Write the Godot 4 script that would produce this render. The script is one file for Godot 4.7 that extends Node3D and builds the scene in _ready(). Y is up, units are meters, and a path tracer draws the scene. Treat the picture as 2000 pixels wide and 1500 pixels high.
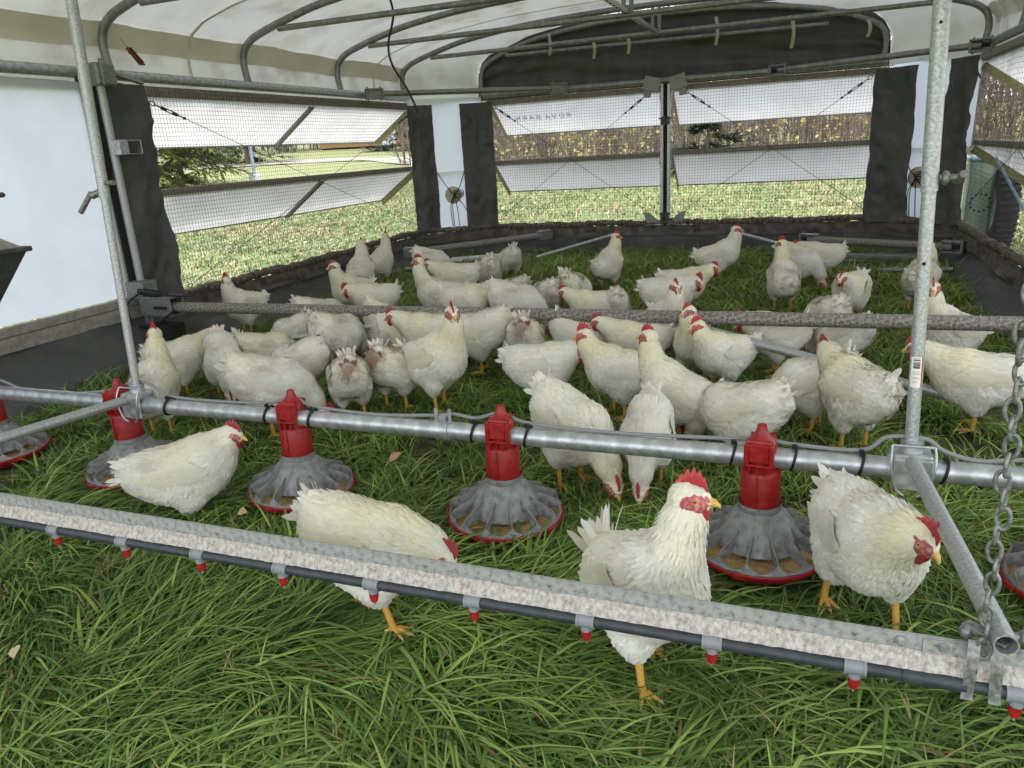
extends Node3D
# White hens in a mobile range shelter. Camera at the origin of x and z, 1.1 m up; -z runs to the rear wall.

const LX := -3.88     # left wall
const RX := 1.24      # right wall
const BZ := -7.8      # rear wall
const CX := -1.33     # middle of the shelter
const SILL := 0.30
const EAVE := 1.645

var taken := {}
var rng := RandomNumberGenerator.new()
var noise := FastNoiseLite.new()
var M := {}

# ---------------------------------------------------------------- mesh building
class MB:
	var v := PackedVector3Array()
	var n := PackedVector3Array()
	var c := PackedColorArray()
	var uv := PackedVector2Array()
	var ix := PackedInt32Array()

	func pt(p: Vector3, nn: Vector3, col: Color) -> int:
		v.append(p); n.append(nn); c.append(col)
		return v.size() - 1

	func tri(a: int, b: int, d: int) -> void:
		var g := (v[b] - v[a]).cross(v[d] - v[a])
		if g.dot(n[a] + n[b] + n[d]) > 0.0:
			ix.append(a); ix.append(d); ix.append(b)
		else:
			ix.append(a); ix.append(b); ix.append(d)

	func quad(a: int, b: int, d: int, e: int) -> void:
		tri(a, b, d); tri(a, d, e)

	# a flat convex polygon whose front looks away from "inside"
	func poly(pts: Array, inside: Vector3, col: Color) -> void:
		var p0: Vector3 = pts[0]
		var g := Vector3.ZERO
		var mid := Vector3.ZERO
		for k in pts.size():
			var a: Vector3 = pts[k]
			var b: Vector3 = pts[(k + 1) % pts.size()]
			g += (a - p0).cross(b - p0)
			mid += a
		mid /= float(pts.size())
		if g.length_squared() < 1e-18:
			return
		g = g.normalized()
		if g.dot(mid - inside) < 0.0:
			g = -g
		var at := v.size()
		for p in pts:
			pt(p, g, col)
		for k in range(1, pts.size() - 1):
			tri(at, at + k, at + k + 1)

	# box with chamfered edges
	func box(mid: Vector3, size: Vector3, basis := Basis.IDENTITY, bev := 0.0, col := Color.WHITE) -> void:
		var h := size * 0.5
		var b: float = minf(bev, minf(h.x, minf(h.y, h.z)) * 0.9)
		if b <= 0.0:
			for ax in 3:
				for s in [-1.0, 1.0]:
					var q := []
					for k in [[-1, -1], [1, -1], [1, 1], [-1, 1]]:
						var p := Vector3.ZERO
						p[ax] = s * h[ax]
						p[(ax + 1) % 3] = k[0] * h[(ax + 1) % 3]
						p[(ax + 2) % 3] = k[1] * h[(ax + 2) % 3]
						q.append(mid + basis * p)
					poly(q, mid, col)
			return
		for ax in 3:
			var u := (ax + 1) % 3
			var w := (ax + 2) % 3
			for s in [-1.0, 1.0]:
				var q := []
				for k in [[-1, -1], [1, -1], [1, 1], [-1, 1]]:
					var p := Vector3.ZERO
					p[ax] = s * h[ax]
					p[u] = k[0] * (h[u] - b)
					p[w] = k[1] * (h[w] - b)
					q.append(mid + basis * p)
				poly(q, mid, col)
			for s in [-1.0, 1.0]:
				for t in [-1.0, 1.0]:
					var q2 := []
					for e in [[-1.0, 0], [1.0, 0], [1.0, 1], [-1.0, 1]]:
						var p := Vector3.ZERO
						p[ax] = e[0] * (h[ax] - b)
						p[u] = s * (h[u] - (b if e[1] == 0 else 0.0))
						p[w] = t * (h[w] - (0.0 if e[1] == 0 else b))
						q2.append(mid + basis * p)
					poly(q2, mid, col)
		for sx in [-1.0, 1.0]:
			for sy in [-1.0, 1.0]:
				for sz in [-1.0, 1.0]:
					poly([mid + basis * Vector3(sx * h.x, sy * (h.y - b), sz * (h.z - b)), mid + basis * Vector3(sx * (h.x - b), sy * h.y, sz * (h.z - b)), mid + basis * Vector3(sx * (h.x - b), sy * (h.y - b), sz * h.z)], mid, col)

	# a beam from a to b
	func bar(a: Vector3, b: Vector3, w: float, h: float, up := Vector3.UP, bev := 0.002, col := Color.WHITE) -> void:
		var x := (b - a).normalized()
		var z := x.cross(up).normalized()
		var y := z.cross(x)
		box((a + b) * 0.5, Vector3((b - a).length(), h, w), Basis(x, y, z), bev, col)

	func tube(pts: PackedVector3Array, radii, sides := 10, col := Color.WHITE, caps := true) -> void:
		var m := pts.size()
		var last_u := Vector3.ZERO
		var at := v.size()
		for k in m:
			var t := (pts[mini(k + 1, m - 1)] - pts[maxi(k - 1, 0)]).normalized()
			var u: Vector3
			if last_u == Vector3.ZERO:
				u = t.cross(Vector3.UP if absf(t.y) < 0.9 else Vector3.RIGHT).normalized()
			else:
				u = (last_u - t * last_u.dot(t)).normalized()
			last_u = u
			var w := t.cross(u)
			var r: float = radii if radii is float else radii[k]
			for s in sides:
				var a := TAU * s / sides
				var d := u * cos(a) + w * sin(a)
				pt(pts[k] + d * r, d, col)
		for k in m - 1:
			for s in sides:
				var s2 := (s + 1) % sides
				quad(at + k * sides + s, at + k * sides + s2, at + (k + 1) * sides + s2, at + (k + 1) * sides + s)
		if caps:
			for e in [0, m - 1]:
				var out_: Vector3 = (pts[0] - pts[1]).normalized() if e == 0 else (pts[m - 1] - pts[m - 2]).normalized()
				var c0 := pt(pts[e], out_, col)
				var ring := v.size()
				for s in sides:
					pt(v[at + e * sides + s], out_, col)
				for s in sides:
					tri(c0, ring + s, ring + (s + 1) % sides)

	# profile of (radius, height) turned about the y axis of xf
	func lathe(prof: PackedVector2Array, sides: int, xf: Transform3D, col := Color.WHITE, sharp := false, cols: PackedColorArray = PackedColorArray()) -> void:
		var segs := prof.size() - 1
		for k in segs:
			var at := v.size()
			for e in 2:
				var q := prof[k + e]
				var nn: Vector2
				var t0 := (prof[k + 1] - prof[k]).normalized()
				nn = Vector2(t0.y, -t0.x)
				if not sharp:
					var o: int = k - 1 if e == 0 else k + 1
					if o >= 0 and o < segs:
						var t1 := (prof[o + 1] - prof[o]).normalized()
						var n1 := Vector2(t1.y, -t1.x)
						if n1.dot(nn) > 0.6:
							nn = (nn + n1).normalized()
				var cc: Color = cols[k + e] if cols.size() > k + e else col
				for s in sides:
					var a := TAU * s / sides
					pt(xf * Vector3(cos(a) * q.x, q.y, sin(a) * q.x), (xf.basis * Vector3(cos(a) * nn.x, nn.y, sin(a) * nn.x)).normalized(), cc)
			for s in sides:
				var s2 := (s + 1) % sides
				quad(at + s, at + s2, at + sides + s2, at + sides + s)

	func ball(mid: Vector3, r: Vector3, basis := Basis.IDENTITY, seg := 8, col := Color.WHITE) -> void:
		var at := v.size()
		var rows: int = maxi(4, int(seg / 2.0) + 1)
		for j in rows + 1:
			var b := PI * j / rows - PI / 2
			for s in seg:
				var a := TAU * s / seg
				var d := Vector3(cos(b) * cos(a), sin(b), cos(b) * sin(a))
				pt(mid + basis * (d * r), (basis * (d / r)).normalized(), col)
		for j in rows:
			for s in seg:
				var s2 := (s + 1) % seg
				quad(at + j * seg + s, at + j * seg + s2, at + (j + 1) * seg + s2, at + (j + 1) * seg + s)

	# a surface f(u, v) over the unit square
	func sheet(f: Callable, nu: int, nv: int, col := Color.WHITE, with_uv := false) -> void:
		var at := v.size()
		var g := PackedVector3Array()
		for j in nv + 1:
			for i in nu + 1:
				g.append(f.call(float(i) / nu, float(j) / nv))
		for j in nv + 1:
			for i in nu + 1:
				var du := g[j * (nu + 1) + mini(i + 1, nu)] - g[j * (nu + 1) + maxi(i - 1, 0)]
				var dv := g[mini(j + 1, nv) * (nu + 1) + i] - g[maxi(j - 1, 0) * (nu + 1) + i]
				var nn := du.cross(dv)
				pt(g[j * (nu + 1) + i], nn.normalized() if nn.length_squared() > 1e-16 else Vector3.UP, col)
				if with_uv:
					uv.append(Vector2(float(i) / nu, float(j) / nv))
		for j in nv:
			for i in nu:
				var a := at + j * (nu + 1) + i
				quad(a, a + 1, a + nu + 2, a + nu + 1)

	func join(o: MB, xf := Transform3D.IDENTITY) -> void:
		var at := v.size()
		for k in o.v.size():
			v.append(xf * o.v[k]); n.append((xf.basis * o.n[k]).normalized()); c.append(o.c[k])
		for k in o.ix:
			ix.append(at + k)

	func mesh() -> ArrayMesh:
		var a := []
		a.resize(Mesh.ARRAY_MAX)
		a[Mesh.ARRAY_VERTEX] = v
		a[Mesh.ARRAY_NORMAL] = n
		a[Mesh.ARRAY_COLOR] = c
		if uv.size() == v.size():
			a[Mesh.ARRAY_TEX_UV] = uv
		a[Mesh.ARRAY_INDEX] = ix
		var m := ArrayMesh.new()
		m.add_surface_from_arrays(Mesh.PRIMITIVE_TRIANGLES, a)
		return m

# ---------------------------------------------------------------- naming
func numbered(called: String) -> String:
	if not taken.has(called):
		taken[called] = 0
		return called
	taken[called] += 1
	return "%s_%03d" % [called, taken[called]]

func thing(called: String, label: String, category: String, group := "", at := Vector3.ZERO) -> Node3D:
	var o := Node3D.new()
	o.name = numbered(called)
	add_child(o)
	o.position = at
	o.set_meta("label", label)
	o.set_meta("category", category)
	if group:
		o.set_meta("group", group)
	return o

func put(parent: Node, called: String, b, mat: Material, kind := "") -> MeshInstance3D:
	var o := MeshInstance3D.new()
	o.mesh = b.mesh() if b is MB else b
	o.material_override = mat
	o.cast_shadow = GeometryInstance3D.SHADOW_CASTING_SETTING_ON
	if parent == self:
		o.name = numbered(called)
	else:
		var nm := called
		var k := 0
		while parent.has_node(NodePath(nm)):
			k += 1
			nm = "%s_%03d" % [called, k]
		o.name = nm
	parent.add_child(o)
	if kind:
		o.set_meta("kind", kind)
	return o

func tag(o: Node, label: String, category: String, group := "") -> void:
	o.set_meta("label", label)
	o.set_meta("category", category)
	if group:
		o.set_meta("group", group)

func line(a: Vector3, b: Vector3) -> PackedVector3Array:
	return PackedVector3Array([a, b])

func curve(pts: Array, per := 8) -> PackedVector3Array:
	# Catmull-Rom through the points
	var out := PackedVector3Array()
	for k in pts.size() - 1:
		var p0: Vector3 = pts[maxi(k - 1, 0)]
		var p1: Vector3 = pts[k]
		var p2: Vector3 = pts[k + 1]
		var p3: Vector3 = pts[mini(k + 2, pts.size() - 1)]
		for j in per:
			out.append(p1.cubic_interpolate(p2, p0, p3, float(j) / per))
	out.append(pts[pts.size() - 1])
	return out

func rough_disp(p: Vector3, f: float) -> float:
	return noise.get_noise_3dv(p * f)

# ---------------------------------------------------------------- materials
func ramp(stops: Array) -> Gradient:
	var g := Gradient.new()
	var off := PackedFloat32Array()
	var col := PackedColorArray()
	for s in stops:
		off.append(s[0]); col.append(s[1])
	g.offsets = off
	g.colors = col
	return g

func ntex(freq: float, stops: Array, sd := 1, size := 256, octaves := 4, type := FastNoiseLite.TYPE_SIMPLEX_SMOOTH, normal := false, bump := 4.0) -> NoiseTexture2D:
	var t := NoiseTexture2D.new()
	var f := FastNoiseLite.new()
	f.seed = sd
	f.noise_type = type
	f.frequency = freq
	f.fractal_octaves = octaves
	t.width = size
	t.height = size
	t.seamless = true
	t.noise = f
	if normal:
		t.as_normal_map = true
		t.bump_strength = bump
	elif stops.size():
		t.color_ramp = ramp(stops)
	return t

func lin(r: float, g: float, b: float) -> Color:
	return Color(r, g, b).linear_to_srgb()

func mat(col: Color, rough := 0.7, metal := 0.0) -> StandardMaterial3D:
	var m := StandardMaterial3D.new()
	m.albedo_color = col
	m.roughness = rough
	m.metallic = metal
	return m

func tri_mat(tex: Texture2D, scale: float, rough := 0.7, metal := 0.0, world := true) -> StandardMaterial3D:
	var m := mat(Color.WHITE, rough, metal)
	m.albedo_texture = tex
	m.uv1_triplanar = true
	m.uv1_world_triplanar = world
	m.uv1_scale = Vector3.ONE * scale
	return m

func with_bump(m: StandardMaterial3D, tex: Texture2D, s := 1.0) -> StandardMaterial3D:
	m.normal_enabled = true
	m.normal_texture = tex
	m.normal_scale = s
	return m

func make_materials() -> void:
	var fine := ntex(0.03, [], 11, 256, 4, FastNoiseLite.TYPE_SIMPLEX_SMOOTH, true, 3.0)
	M.galv = tri_mat(ntex(0.02, [[0.25, Color(0.66, 0.67, 0.68)], [0.5, Color(0.73, 0.74, 0.75)], [0.75, Color(0.80, 0.81, 0.82)]], 2, 256, 5), 5.0, 0.42, 0.75)
	M.pole = tri_mat(ntex(0.05, [[0.2, Color(0.58, 0.60, 0.60)], [0.45, Color(0.68, 0.69, 0.69)], [0.62, Color(0.72, 0.73, 0.73)], [0.8, Color(0.79, 0.80, 0.79)]], 3, 256, 5), 9.0, 0.45, 0.6)
	M.dirty = tri_mat(ntex(0.03, [[0.26, Color(0.36, 0.33, 0.295)], [0.45, Color(0.47, 0.445, 0.415)], [0.55, Color(0.545, 0.525, 0.50)], [0.74, Color(0.63, 0.62, 0.60)]], 4, 512, 7), 4.5, 0.7, 0.2)
	M.steel = tri_mat(ntex(0.02, [[0.2, Color(0.49, 0.49, 0.485)], [0.55, Color(0.54, 0.54, 0.535)], [0.8, Color(0.60, 0.60, 0.595)]], 5, 256, 4), 3.0, 0.42, 0.6)
	M.bracket = tri_mat(ntex(0.04, [[0.2, Color(0.42, 0.43, 0.42)], [0.8, Color(0.62, 0.63, 0.62)]], 6), 8.0, 0.5, 0.6)
	M.brown_bar = tri_mat(ntex(0.02, [[0.2, Color(0.47, 0.445, 0.405)], [0.8, Color(0.56, 0.53, 0.485)]], 7), 3.0, 0.6)
	M.olive = tri_mat(ntex(0.02, [[0.2, Color(0.50, 0.49, 0.32)], [0.8, Color(0.58, 0.56, 0.38)]], 8), 3.0, 0.6)
	var fab := ntex(0.006, [[0.15, Color(0.80, 0.79, 0.77)], [0.42, Color(0.90, 0.90, 0.895)], [0.8, Color(0.935, 0.937, 0.94)]], 9, 512, 6)
	M.cover = tri_mat(fab, 0.55, 0.75)
	M.cover.backlight_enabled = true
	M.cover.backlight = Color(0.54, 0.54, 0.54)
	with_bump(M.cover, ntex(0.008, [], 21, 512, 4, FastNoiseLite.TYPE_SIMPLEX_SMOOTH, true, 6.0), 1.0)
	M.band = tri_mat(ntex(0.01, [[0.2, Color(0.82, 0.80, 0.74)], [0.8, Color(0.87, 0.855, 0.80)]], 10), 0.8, 0.75)
	M.band.backlight_enabled = true
	M.band.backlight = Color(0.55, 0.54, 0.50)
	M.tarp = tri_mat(ntex(0.012, [[0.2, Color(0.275, 0.275, 0.277)], [0.6, Color(0.30, 0.30, 0.30)], [0.85, Color(0.335, 0.332, 0.325)]], 12, 256, 5), 1.3, 0.62)
	with_bump(M.tarp, ntex(0.012, [], 13, 256, 5, FastNoiseLite.TYPE_SIMPLEX_SMOOTH, true, 5.0), 0.4)
	M.tarp_old = tri_mat(ntex(0.014, [[0.2, Color(0.24, 0.22, 0.20)], [0.55, Color(0.33, 0.31, 0.285)], [0.85, Color(0.43, 0.40, 0.37)]], 14, 256, 5), 1.6, 0.75)
	with_bump(M.tarp_old, ntex(0.02, [], 15, 256, 5, FastNoiseLite.TYPE_SIMPLEX_SMOOTH, true, 7.0), 0.7)
	M.roll = tri_mat(ntex(0.03, [[0.25, Color(0.24, 0.215, 0.185)], [0.6, Color(0.40, 0.365, 0.32)], [0.85, Color(0.56, 0.52, 0.47)]], 16, 256, 5), 3.0, 0.9)
	M.plate = tri_mat(ntex(0.01, [[0.2, Color(0.93, 0.925, 0.92)], [0.8, Color(0.96, 0.957, 0.953)]], 17), 1.0, 0.35)
	M.plate.backlight_enabled = true
	M.plate.backlight = Color(1.06, 1.06, 1.07)
	M.panel = M.plate.duplicate()
	M.panel.albedo_texture = ntex(0.01, [[0.2, Color(0.90, 0.918, 0.955)], [0.8, Color(0.925, 0.94, 0.975)]], 41, 256, 5)
	M.panel.backlight = Color(0.88, 0.89, 0.92)
	M.white = tri_mat(ntex(0.012, [[0.2, Color(0.83, 0.84, 0.85)], [0.75, Color(0.91, 0.915, 0.92)]], 18, 256, 5), 1.2, 0.35)
	M.net = mat(Color(0.30, 0.30, 0.285), 0.8)
	M.wire = mat(Color(0.30, 0.295, 0.28), 0.45, 0.7)
	M.black = mat(Color(0.085, 0.085, 0.088), 0.5)
	M.cable = mat(Color(0.52, 0.52, 0.52), 0.6)
	M.red = tri_mat(ntex(0.02, [[0.2, Color(0.50, 0.055, 0.06)], [0.55, Color(0.60, 0.08, 0.085)], [0.85, Color(0.62, 0.16, 0.155)]], 19), 6.0, 0.42)
	M.grey_plastic = tri_mat(ntex(0.025, [[0.22, Color(0.42, 0.41, 0.395)], [0.45, Color(0.51, 0.51, 0.51)], [0.8, Color(0.58, 0.585, 0.59)]], 20, 256, 6), 6.0, 0.45)
	M.feed = tri_mat(ntex(0.25, [[0.3, Color(0.46, 0.33, 0.20)], [0.5, Color(0.72, 0.58, 0.38)], [0.7, Color(0.87, 0.76, 0.56)]], 22, 256, 3), 5.0, 0.9)
	M.trough = tri_mat(ntex(0.03, [[0.13, Color(0.42, 0.39, 0.36)], [0.24, Color(0.57, 0.56, 0.545)], [0.42, Color(0.625, 0.625, 0.62)], [0.75, Color(0.685, 0.69, 0.69)]], 23, 512, 7), 4.0, 0.6, 0.25)
	M.scum = tri_mat(ntex(0.03, [[0.22, Color(0.60, 0.55, 0.515)], [0.42, Color(0.70, 0.67, 0.645)], [0.55, Color(0.75, 0.725, 0.705)], [0.72, Color(0.80, 0.785, 0.77)]], 24, 512, 7), 5.0, 0.9)
	with_bump(M.scum, ntex(0.09, [], 25, 256, 4, FastNoiseLite.TYPE_SIMPLEX_SMOOTH, true, 9.0), 1.0)
	M.pvc = tri_mat(ntex(0.02, [[0.2, Color(0.16, 0.175, 0.20)], [0.8, Color(0.24, 0.255, 0.28)]], 26), 4.0, 0.5)
	M.saddle = mat(Color(0.52, 0.53, 0.55), 0.5)
	M.beige = tri_mat(ntex(0.02, [[0.2, Color(0.52, 0.50, 0.47)], [0.8, Color(0.62, 0.60, 0.57)]], 42), 3.0, 0.6)
	M.strap = mat(Color(0.72, 0.67, 0.58), 0.8)
	M.rust = mat(Color(0.40, 0.27, 0.16), 0.8)
	M.flange = mat(Color(0.80, 0.75, 0.64), 0.5)
	M.hopper = tri_mat(ntex(0.02, [[0.2, Color(0.23, 0.235, 0.24)], [0.8, Color(0.33, 0.335, 0.34)]], 27), 3.0, 0.5, 0.3)
	M.hopper_light = tri_mat(ntex(0.02, [[0.2, Color(0.55, 0.54, 0.52)], [0.8, Color(0.68, 0.67, 0.65)]], 28), 3.0, 0.5, 0.3)
	# hens
	var barb := ntex(0.05, [], 31, 256, 3, FastNoiseLite.TYPE_SIMPLEX_SMOOTH, true, 3.0)
	M.feather = mat(Color.WHITE, 0.8)
	M.feather.vertex_color_use_as_albedo = true
	M.feather.backlight_enabled = true
	M.feather.backlight = Color(0.75, 0.75, 0.73)
	M.skin = mat(Color.WHITE, 0.75)
	M.skin.vertex_color_use_as_albedo = true
	M.comb = mat(Color.WHITE, 0.5)
	M.comb.vertex_color_use_as_albedo = true
	M.comb.subsurf_scatter_enabled = true
	M.comb.subsurf_scatter_strength = 0.25
	M.beak = mat(Color.WHITE, 0.4)
	M.beak.vertex_color_use_as_albedo = true
	M.leg = mat(Color.WHITE, 0.5)
	M.leg.vertex_color_use_as_albedo = true
	with_bump(M.leg, ntex(0.12, [], 32, 256, 2, FastNoiseLite.TYPE_CELLULAR, true, 6.0), 0.6)
	M.leg.uv1_triplanar = true
	M.leg.uv1_scale = Vector3.ONE * 14.0
	# plants and ground
	M.blade = mat(Color.WHITE, 0.62)
	M.blade.metallic_specular = 0.35
	M.blade.vertex_color_use_as_albedo = true
	M.blade.backlight_enabled = true
	M.blade.backlight = Color(0.45, 0.5, 0.3)
	M.lawn_blade = mat(Color.WHITE, 0.75)
	M.lawn_blade.vertex_color_use_as_albedo = true
	M.foliage = mat(Color.WHITE, 0.6)
	M.foliage.vertex_color_use_as_albedo = true
	M.foliage.backlight_enabled = true
	M.foliage.backlight = Color(0.5, 0.5, 0.35)
	M.bark = tri_mat(ntex(0.03, [[0.2, Color(0.30, 0.26, 0.23)], [0.8, Color(0.46, 0.41, 0.37)]], 33), 2.0, 0.9)
	M.twig = mat(Color.WHITE, 0.9)
	M.twig.vertex_color_use_as_albedo = true
	M.soil = tri_mat(ntex(0.03, [[0.25, Color(0.16, 0.15, 0.09)], [0.5, Color(0.23, 0.25, 0.12)], [0.75, Color(0.30, 0.29, 0.17)]], 34, 512, 5), 0.9, 0.95)
	M.lawn = tri_mat(ntex(0.02, [[0.2, Color(0.43, 0.48, 0.28)], [0.45, Color(0.50, 0.54, 0.34)], [0.6, Color(0.58, 0.56, 0.42)], [0.8, Color(0.53, 0.55, 0.36)]], 35, 512, 6), 0.35, 0.95)
	M.gravel = tri_mat(ntex(0.05, [[0.2, Color(0.56, 0.53, 0.49)], [0.8, Color(0.72, 0.70, 0.66)]], 36, 256, 5), 0.8, 0.95)
	M.leaf = mat(Color.WHITE, 0.7)
	M.leaf.vertex_color_use_as_albedo = true
	M.brick = tri_mat(ntex(0.03, [[0.2, Color(0.50, 0.38, 0.28)], [0.8, Color(0.63, 0.50, 0.36)]], 37), 1.0, 0.9)
	M.green_bin = mat(Color(0.56, 0.63, 0.57), 0.6)
	M.blue_paint = mat(Color(0.62, 0.70, 0.78), 0.5)
	M.rubber = mat(Color(0.20, 0.20, 0.215), 0.85)
	M.dark = mat(Color(0.10, 0.10, 0.10), 0.8)

# ---------------------------------------------------------------- hens
# pose: pitch of the trunk, neck joints, head place and the way it looks, foot offsets (x right, x left), feather count, tail raise
var POSES := {
	"U0": [-17.0, Vector3(0.116, 0.305, 0), Vector3(0.130, 0.368, 0), Vector3(0.140, 0.420, 0), Vector3(1, -0.08, 0), 0.0, 0.0, 4200, 62.0],
	"U1": [-16.0, Vector3(0.118, 0.302, 0.004), Vector3(0.134, 0.360, 0.010), Vector3(0.142, 0.408, 0.014), Vector3(0.75, -0.12, 0.65), 0.015, -0.015, 4200, 50.0],
	"U2": [-20.0, Vector3(0.112, 0.306, -0.004), Vector3(0.124, 0.374, -0.008), Vector3(0.132, 0.428, -0.010), Vector3(0.6, -0.06, -0.8), -0.01, 0.01, 4200, 60.0],
	"U3": [-13.0, Vector3(0.118, 0.300, -0.006), Vector3(0.132, 0.356, -0.012), Vector3(0.140, 0.404, -0.016), Vector3(0.15, -0.1, 1.0), 0.0, 0.0, 4200, 58.0],
	"U4": [-10.0, Vector3(0.128, 0.304, 0), Vector3(0.146, 0.382, 0), Vector3(0.150, 0.444, 0), Vector3(1, -0.02, 0.35), 0.0, 0.0, 4200, 40.0],
	"S0": [-10.0, Vector3(0.134, 0.290, 0), Vector3(0.162, 0.338, 0), Vector3(0.178, 0.378, 0), Vector3(1, -0.12, 0.15), 0.02, -0.02, 4200, 52.0],
	"L0": [0.0, Vector3(0.158, 0.262, 0), Vector3(0.200, 0.288, 0), Vector3(0.234, 0.304, 0), Vector3(1, -0.3, 0.1), 0.0, 0.0, 4200, 44.0],
	"L1": [0.0, Vector3(0.156, 0.258, 0.006), Vector3(0.194, 0.278, 0.018), Vector3(0.222, 0.288, 0.034), Vector3(0.8, -0.4, 0.5), 0.0, 0.0, 4200, 34.0],
	"L2": [0.0, Vector3(0.156, 0.256, -0.006), Vector3(0.192, 0.272, -0.020), Vector3(0.218, 0.280, -0.036), Vector3(0.75, -0.45, -0.5), 0.0, 0.0, 4200, 40.0],
	"P0": [19.0, Vector3(0.164, 0.166, 0), Vector3(0.208, 0.112, 0), Vector3(0.234, 0.066, 0), Vector3(0.6, -0.8, 0), 0.0, 0.0, 4200, 42.0],
	"P1": [17.0, Vector3(0.164, 0.168, 0.010), Vector3(0.204, 0.118, 0.030), Vector3(0.226, 0.074, 0.046), Vector3(0.55, -0.75, 0.4), 0.01, -0.01, 4200, 50.0],
	"P3": [20.0, Vector3(0.164, 0.164, -0.004), Vector3(0.206, 0.110, -0.012), Vector3(0.230, 0.064, -0.018), Vector3(0.6, -0.8, -0.15), 0.0, 0.0, 3400, 66.0],
	"P2": [21.0, Vector3(0.162, 0.162, -0.010), Vector3(0.202, 0.108, -0.028), Vector3(0.224, 0.064, -0.042), Vector3(0.55, -0.8, -0.35), -0.01, 0.01, 4200, 56.0],
	"hero": [-20.0, Vector3(0.104, 0.318, -0.008), Vector3(0.116, 0.388, -0.020), Vector3(0.124, 0.440, -0.032), Vector3(0.72, -0.07, -0.70), 0.045, -0.05, 7000, 84.0],
	"frontpeck": [20.0, Vector3(0.166, 0.164, 0), Vector3(0.214, 0.110, 0), Vector3(0.244, 0.066, 0), Vector3(0.7, -0.7, 0.15), 0.0, 0.0, 6000, 34.0],
	"frontleft": [-4.0, Vector3(0.130, 0.262, 0.004), Vector3(0.156, 0.290, 0.010), Vector3(0.182, 0.310, 0.016), Vector3(0.80, -0.2, 0.50), 0.0, 0.0, 6000, 20.0],
	"fronttrough": [14.0, Vector3(0.168, 0.206, 0), Vector3(0.210, 0.196, 0), Vector3(0.244, 0.178, 0.004), Vector3(0.8, -0.6, 0.1), 0.07, -0.06, 7000, 26.0],
	"frontright": [-2.0, Vector3(0.150, 0.262, 0.002), Vector3(0.186, 0.288, -0.002), Vector3(0.214, 0.296, -0.010), Vector3(0.8, -0.55, -0.35), -0.07, 0.06, 7000, 28.0],
}

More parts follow.
